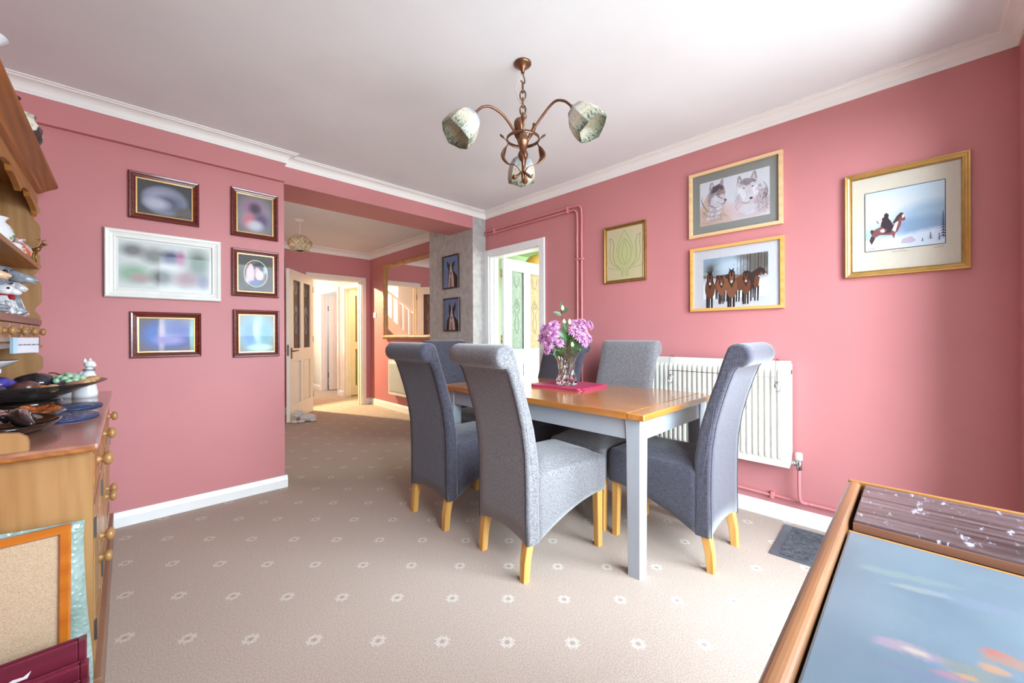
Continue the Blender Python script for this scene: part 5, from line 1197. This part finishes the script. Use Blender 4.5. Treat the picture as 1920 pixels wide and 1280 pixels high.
gj = thing('glass_jar', 'dark grey marbled jar between the jug and the orange vase', 'jar', (-.375, 2.745, S1), 0)
bm = B(); lathe(bm, [(0, 0), (.026, 0), (.034, .018), (.034, .05), (.022, .068), (.024, .078), (0, .078)], (0, 0, 0), 20, close=True); obj('body', bm, plain('grey_marble', (96, 98, 90), .2, var=.5, scale=60), gj)
dk_ = thing('metal_deer', 'tiny antiqued metal deer at the right end of the upper shelf', 'figurine', (-.322, 2.935, S1), R(-35))
bm = B(); tube(bm, smooth_path([(-.045, 0, .050), (-.02, 0, .056), (.015, 0, .056), (.032, 0, .066), (.045, 0, .082)], 4), [.007]*4+[.011]*8+[.006]*5, 10); blob(bm, (.052, 0, .084), (.013, .006, .006)); obj('body', bm, 'gold2', dk_)
for x, y in ((-.028, .006), (-.028, -.006), (.016, .006), (.016, -.006)): bm = B(); tube(bm, [(x, y, .050), (x-.004, y, .024), (x, y, 0)], [.005, .0028, .003], 8); obj('leg', bm, 'gold2', dk_)
for s in (-1, 1): bm = B(); tube(bm, smooth_path([(.044, s*.003, .088), (.038, s*.010, .102), (.050, s*.014, .110)], 4), .0016, 5); tube(bm, [(.040, s*.010, .100), (.030, s*.014, .106)], .0013, 5); obj('antler', bm, 'gold2', dk_)
# lower shelf: peach snouted figure, badger, white mouse, white dog with red collar
def critter(name, label, loc, rz, mb, mh, s, eye=True, longsnout=False):
    t = thing(name, label, 'figurine', loc, rz)
    bm = B(); lathe(bm, [(0, 0), (.034*s, 0), (.038*s, .02*s), (.032*s, .055*s), (.022*s, .085*s), (0, .095*s)], (0, 0, 0), 20, None, 0, 1.1, .85, close=True); obj('body', bm, mb, t)
    bm = B(); blob(bm, (.012*s, 0, .105*s), (.030*s, .024*s, .024*s)); L_ = .055*s if longsnout else .034*s
    tube(bm, [(.020*s, 0, .106*s), (.020*s+L_*.6, 0, .098*s), (.020*s+L_, 0, .092*s)], [.020*s, .013*s, .008*s], 12); blob(bm, (.020*s+L_, 0, .094*s), (.006*s, .006*s, .005*s)); obj('head', bm, mh, t)
    for q in (-1, 1):
        bm = B(); blob(bm, (-.004*s, q*.020*s, .122*s), (.010*s, .005*s, .013*s), u=10, v=8); obj('ear', bm, mh, t)
        bm = B(); blob(bm, (.030*s, q*.0195*s, .112*s), (.005*s, .004*s, .005*s), u=8, v=6); obj('eye', bm, 'black', t)
        bm = B(); tube(bm, [(.024*s, q*.014*s, .06*s), (.036*s, q*.016*s, .02*s), (.046*s, q*.016*s, .006*s)], [.010*s, .009*s, .009*s], 8); obj('paw', bm, mb, t)
    return t
M['badger'] = plain('grey_glaze', (150, 156, 164), .2, var=.3, scale=40)
M['spotwhite'] = plain('spotted_white_glaze', (222, 226, 232), .15, var=.25, scale=70, Coat_Weight=.5)
critter('animal_figurine', 'large peach ceramic long-nosed animal at the left of the lower shelf', (-.372, 2.13, S2), R(-12), 'peach', 'peach', 1.25, longsnout=True)
critter('animal_figurine', 'grey and white ceramic badger head figure at the back of the lower shelf', (-.375, 2.56, S2), R(-20), 'badger', 'badger', 1.55, longsnout=True)
critter('animal_figurine', 'small white ceramic mouse between badger and dog on the lower shelf', (-.368, 2.68, S2), R(-25), 'ceramic', 'ceramic', 1.25)
c = critter('dog_figurine', 'white spotted ceramic dog with a red collar at the front of the lower shelf', (-.352, 2.52, S2), R(-20), 'spotwhite', 'ceramic', .95)
bm = B(); tube(bm, [(.004+.025*math.cos(a), .022*math.sin(a), .081) for a in [2*PI*k/20 for k in range(21)]], .0035, 6); bx(bm, .022, .034, -.010, .010, .062, .080, bev=.002); obj('red_collar', bm, 'red', c)
o = critter('animal_figurine', 'small striped black and white ceramic animal at the shelf end beside the dog', (-.345, 2.80, S2), R(-30), 'spotwhite', 'badger', .42)
sb_ = thing('shell_box', 'pale grey shell shaped trinket box beneath the peach figure', 'box', (-.335, 2.30, S2)); bm = B(); blob(bm, (0, 0, .022), (.035, .055, .012)); blob(bm, (0, 0, .010), (.030, .05, .010)); obj('shell', bm, 'badger', sb_)
# on top of the dresser
c = thing('white_figurine', 'white porcelain piece peeping over the dresser cornice', 'figurine', (-.315, 1.98, 1.861), R(30)); bm = B(); lathe(bm, [(0, 0), (.03, 0), (.035, .05), (.02, .10), (.03, .14), (.055, .165), (0, .16)], (0, 0, 0), 20, close=True); obj('body', bm, 'ceramic', c)
c = thing('brown_white_vase', 'cream and dark brown patterned pot on top of the dresser', 'vase', (-.298, 2.45, 1.861), 0); bm = B(); lathe(bm, [(0, 0), (.05, 0), (.062, .03), (.060, .07), (.04, .10), (.044, .115), (0, .11)], (0, 0, 0), 24, close=True); t = NT('cow_glaze'); v_ = t.coord(); nn = t.noise(v_, 16, 2, .5); t.bsdf(t.ramp(nn, [(.48, lin((222, 214, 196))), (.54, lin((66, 50, 46)))]), .2, None); obj('body', bm, t.m, c)
c = thing('dark_figurine', 'small dark brown ornament beside the white piece above the cornice', 'figurine', (-.305, 2.22, 1.861), 0); bm = B(); blob(bm, (0, 0, .04), (.03, .03, .04)); blob(bm, (.008, .01, .098), (.02, .02, .022)); blob(bm, (.026, .02, .094), (.012, .01, .008)); obj('body', bm, plain('dark_glaze', (56, 36, 32), .3), c)

# ---------------------------------------------------------------- things leaning on the dresser's near end
t = NT('hardboard'); v_ = t.coord(); n1 = t.noise(v_, 420, 3, .7); n2 = t.noise(v_, 6, 3); col = t.ramp(n1, [(.30, lin((160, 132, 102))), (.5, lin((184, 158, 128))), (.7, lin((196, 172, 142)))]); t.bsdf(col, .8, t.bump(n1, .3, .003)); M['cork'] = t.m
cb = thing('cork_board', 'cork pinboard in an orange pine frame leaning against the dresser end', 'pinboard', (-.36, 1.488, .012)); cb.rotation_euler = (R(-6), 0, 0)
fw_ = .024
obj('board', (lambda bm: (bx(bm, -.235, .235, .004, .010, .01, .59), bm)[1])(B()), 'cork', cb)
M['orange_pine'] = wood('orange_pine', (196, 118, 36), (166, 84, 18), 0, 1, .3, 6, .4)
o = obj('frame', fr_mesh(.51, .602, [(0, 0), (0, .016), (.004, .020), (.018, .018), (.024, .006), (.024, 0)]), 'orange_pine', cb); o.location = (0, .012, .300)
t = NT('bubble_wrap'); v_ = t.coord(); vo = t.n('ShaderNodeTexVoronoi'); t.l(v_, vo.inputs[0]); vo.feature = 'SMOOTH_F1'; vo.inputs['Scale'].default_value = 85; nn = t.noise(v_, 7, 3)
cc = t.ramp(nn, [(.3, lin((120, 142, 132))), (.7, lin((160, 178, 172)))]); t.bsdf(cc, .15, t.bump(t.math('SUBTRACT', 1.0, vo.outputs['Distance']), .8, .006), 0, Coat_Weight=.6); M['bubble'] = t.m
bm = B(); rows = []; rnd = random.Random(4)
for i in range(15):
    z = .618*i/14; row = []
    for j in range(12):
        x = -.50+.424*j/11; row.append(bm.verts.new((x+(.008*math.sin(z*9) if j == 11 else 0)-(.03*(z < .1)*0), 1.583+(-.006+.006*math.sin(x*40+z*22))+ (z-.6)*0, z+(.012*math.sin(x*14) if i == 14 else 0))))
    rows.append(row)
for A, Bb in zip(rows, rows[1:]):
    for j in range(11): f = bm.faces.new((A[j], A[j+1], Bb[j+1], Bb[j])); f.smooth = True
o = obj('bubble_wrap', bm, 'bubble', None); md = o.modifiers.new('t', 'SOLIDIFY'); md.thickness = .004; tag(o, 'sheet of pale green bubble wrap between pinboard and dresser end', 'bubble wrap')
M['burgundy'] = wood('burgundy_leather', (118, 40, 58), (84, 22, 38), 0, .6, .3, 5, .3)
for k, (x1, y, z1, ln, lab) in enumerate(((-.074, 1.420, .363, 0, 'burgundy folder with a torn label, tallest, in front of the pinboard'), (-.069, 1.385, .322, 0, 'burgundy folder in the middle of the three by the pinboard'), (-.066, 1.345, .300, 0, 'burgundy folder, lowest and nearest of the three by the pinboard'))):
    fo = thing('burgundy_folder', lab, 'folder', (0, y, 0), 0, 'burgundy folders by the dresser')
    part('cover', 'burgundy', fo, (-.47, x1-.0125, 0, .006, 0, z1), bev=.002); part('cover', 'burgundy', fo, (-.47, x1-.0125, .018, .024, 0, z1), bev=.002); part('spine', 'burgundy', fo, (x1-.012, x1+.002, 0, .024, 0, z1), bev=.002); part('pages', plain('folder_pages', (176, 40, 84), .6), fo, (-.46, x1-.013, .006, .018, .005, z1-.006))
    if k == 0:
        bm = B(); prism(bm, [(-.205, .322), (-.185, .330), (-.17, .328), (-.158, .336), (-.164, .322), (-.18, .322), (-.192, .317)], lambda u, v, d: Vector((u, -.0008+d, v)), .0007); obj('torn_label', bm, plain('paper_scrap', (226, 214, 214), .7), fo)

# ---------------------------------------------------------------- hostess trolley in the near right corner
TZ = .80; TX1 = 1.065; TYL = .098
tr = thing('trolley_table', 'low wooden trolley, autumn landscape top painted with blue window haze, in the near right corner', 'trolley', (0, 0, 0))
M['rail'] = wood('worn_walnut_rail', (140, 94, 60), (92, 56, 32), 0, .8, .35, 8, .4)
M['rail_y'] = wood('worn_oak_rail', (176, 124, 66), (140, 88, 40), 1, .8, .35, 8, .4)
bm = B(); bx(bm, .30, TX1, TYL-.020, TYL, TZ-.075, TZ, bev=.008, seg=4); obj('side_rail', bm, 'rail', tr)
bm = B(); bx(bm, .30, TX1, -.298, -.280, TZ-.075, TZ, bev=.008, seg=4); obj('side_rail', bm, 'rail', tr)
bm = B(); bx(bm, TX1, TX1+.008, -.30, TYL, TZ-.075, TZ, bev=.002); obj('end_rail', bm, 'rail_y', tr)
t = NT('blue_haze_landscape_top'); tc = t.n('ShaderNodeTexCoord'); s = t.n('ShaderNodeSeparateXYZ'); t.l(tc.outputs['Object'], s.inputs[0]); X_, Y_ = s.outputs[0], s.outputs[1]
v_ = t.coord(); nz = t.noise(v_, 55, 5, .75); nb = t.noise(v_, 7, 3); nf = t.noise(t.coord('Object', (8, 60, 1)), 3, 3)
col = t.ramp(nb, [(.3, lin((80, 96, 108))), (.7, lin((98, 113, 123)))])
def patch(cx, cy, rx, ry, rot, c, amt, soft=.5, nz_=.5):
    global col
    dx = t.math('SUBTRACT', X_, cx); dy = t.math('SUBTRACT', Y_, cy); ca, sa = math.cos(rot), math.sin(rot)
    u = t.math('DIVIDE', t.math('ADD', t.math('MULTIPLY', dx, ca), t.math('MULTIPLY', dy, sa)), rx); w = t.math('DIVIDE', t.math('SUBTRACT', t.math('MULTIPLY', dy, ca), t.math('MULTIPLY', dx, sa)), ry)
    d = t.math('SQRT', t.math('ADD', t.math('MULTIPLY', u, u), t.math('MULTIPLY', w, w))); d = t.math('ADD', d, t.math('MULTIPLY', t.math('SUBTRACT', nz, .5), 3.4*nz_))
    m = t.math('MULTIPLY', t.math('DIVIDE', t.math('SUBTRACT', 1.0, d), soft, clamp=True), amt); col = t.mix(m, col, lin(c))
PA = [(.715, .012, .012, .060, .25, (120, 134, 122), .6), (.690, -.004, .008, .035, .25, (150, 150, 130), .5), (.70, -.045, .020, .050, .1, (112, 118, 140), .5), (.552, .006, .013, .034, .25, (160, 122, 134), .7), (.553, .002, .006, .012, .2, (160, 156, 128), .8), (.545, -.016, .005, .012, .2, (84, 108, 150), .6),
      (.553, -.034, .020, .024, .2, (112, 110, 92), .8), (.545, -.032, .006, .012, .2, (168, 116, 72), .8), (.60, -.058, .016, .020, .3, (150, 100, 66), .9), (.605, -.052, .007, .010, .2, (150, 78, 76), .9), (.575, -.050, .008, .016, .2, (170, 116, 62), .9), (.536, -.022, .006, .014, .2, (150, 92, 110), .8), (.56, -.066, .020, .02, .2, (86, 92, 100), .7), (.520, .0, .006, .03, .2, (96, 92, 120), .6)]
for q in PA: patch(*q[:6], q[6]*.62)
t.bsdf(col, .28, t.bump(nf, .05, .002), 0, Coat_Weight=.3, Coat_Roughness=.15); M['hazetop'] = t.m
part('worktop_strip', 'rail_y', tr, (.822, .828, -.280, TYL-.0225, TZ-.032, TZ-.014)); part('glass_top', 'hazetop', tr, (.31, .820, -.280, TYL-.0225, TZ-.030, TZ-.012), bev=.003)
part('gap_shade', 'black', tr, (.30, TX1, -.28, TYL-.021, TZ-.075, TZ-.045))  # black sheet gives the shade in the gap under the lid as colour
t = NT('scratched_mahogany'); v_ = t.coord('Object', (60, 3, 1)); n1 = t.noise(v_, 1.5, 5, .6); col = t.ramp(n1, [(.35, lin((58, 42, 40))), (.6, lin((98, 80, 82))), (.8, lin((124, 116, 128)))]); n2 = t.noise(t.coord('Object', (9, 26, 1), (0, 0, .3)), 3, 4, .7); col = t.mix(t.math('MULTIPLY', t.math('SUBTRACT', n2, .60), 9, clamp=True), col, lin((190, 190, 206)))
t.bsdf(col, .3, t.bump(n1, .08, .002), 0, Coat_Weight=.4, Coat_Roughness=.2); M['scratch'] = t.m
bm = B(); bx(bm, .846, TX1-.004, -.280, TYL-.026, TZ-.014, TZ-.002, bev=.002); obj('hinged_lid', bm, 'scratch', tr)
bm = B(); bx(bm, .842, .8455, -.280, TYL-.026, TZ-.018, TZ-.006); obj('lid_edge', bm, wood('lid_edge_brown', (134, 92, 70), (96, 60, 44), 1), tr)
for x in (.34, TX1-.05):
    for y in (TYL-.045, -.275): bm = B(); bx(bm, x, x+.03, y, y+.025, .05, TZ-.07); obj('leg', bm, 'rail', tr)
for x in (.355, TX1-.035):
    for y in (TYL-.033, -.262): bm = B(); lathe(bm, [(0, -.008), (.022, -.008), (.025, 0), (.022, .008), (0, .008)], (x, y, .026), 16, Matrix.Rotation(R(90), 3, 'X'), close=True); obj('castor', bm, 'black', tr)
part('lower_shelf', 'rail', tr, (.34, TX1-.02, -.27, TYL-.02, .22, .24)); part('cabinet_panel', 'rail', tr, (.345, TX1-.025, -.268, TYL-.022, .45, TZ-.072))
bo = thing('bird_ornament', 'small amber and white glazed bird on the trolley lid at the right edge', 'figurine', (.882, -.125, TZ-.001), R(155))
bm = B(); blob(bm, (0, 0, .018), (.024, .016, .015)); tube(bm, [(-.018, 0, .018), (-.034, 0, .024)], [.009, .003], 8); obj('body', bm, plain('amber_glaze', (196, 130, 52), .15, var=.2), bo)
bm = B(); blob(bm, (.020, 0, .031), (.011, .010, .010)); tube(bm, [(.026, 0, .031), (.040, 0, .027)], [.006, .0015], 8); obj('head', bm, 'ceramic', bo)

# ---------------------------------------------------------------- soft toy by the open door
ty = thing('soft_toy', 'small grey plush dog lying on the carpet against the open door', 'soft toy', (1.615, 5.50, .0), R(-20))
t = NT('plush'); v_ = t.coord(); nn = t.noise(v_, 120, 3, .8); t.bsdf(t.ramp(nn, [(.3, lin((196, 188, 180))), (.7, lin((240, 234, 228)))]), .95, t.bump(nn, .8, .01)); M['plush'] = t.m
bm = B(); blob(bm, (.06, 0, .055), (.10, .055, .05), u=18, v=12); obj('body', bm, 'plush', ty)
bm = B(); blob(bm, (-.065, 0, .105), (.055, .050, .048), u=18, v=12); blob(bm, (-.090, -.035, .085), (.026, .028, .02)); obj('head', bm, 'plush', ty)
for s in (-1, 1): bm = B(); blob(bm, (-.05+s*.040, -.01, .115), (.016, .014, .034)); obj('ear', bm, 'plush', ty)
for p in ((-.09, -.055), (-.01, -.065), (.12, -.045)): bm = B(); blob(bm, (p[0], p[1], .022), (.042, .024, .020)); obj('paw', bm, 'plush', ty)
for p in ((-.085, -.046, .118), (-.055, -.050, .116), (-.092, -.062, .090)): bm = B(); blob(bm, p, (.006, .005, .006), u=8, v=6); obj('eye', bm, 'black', ty)
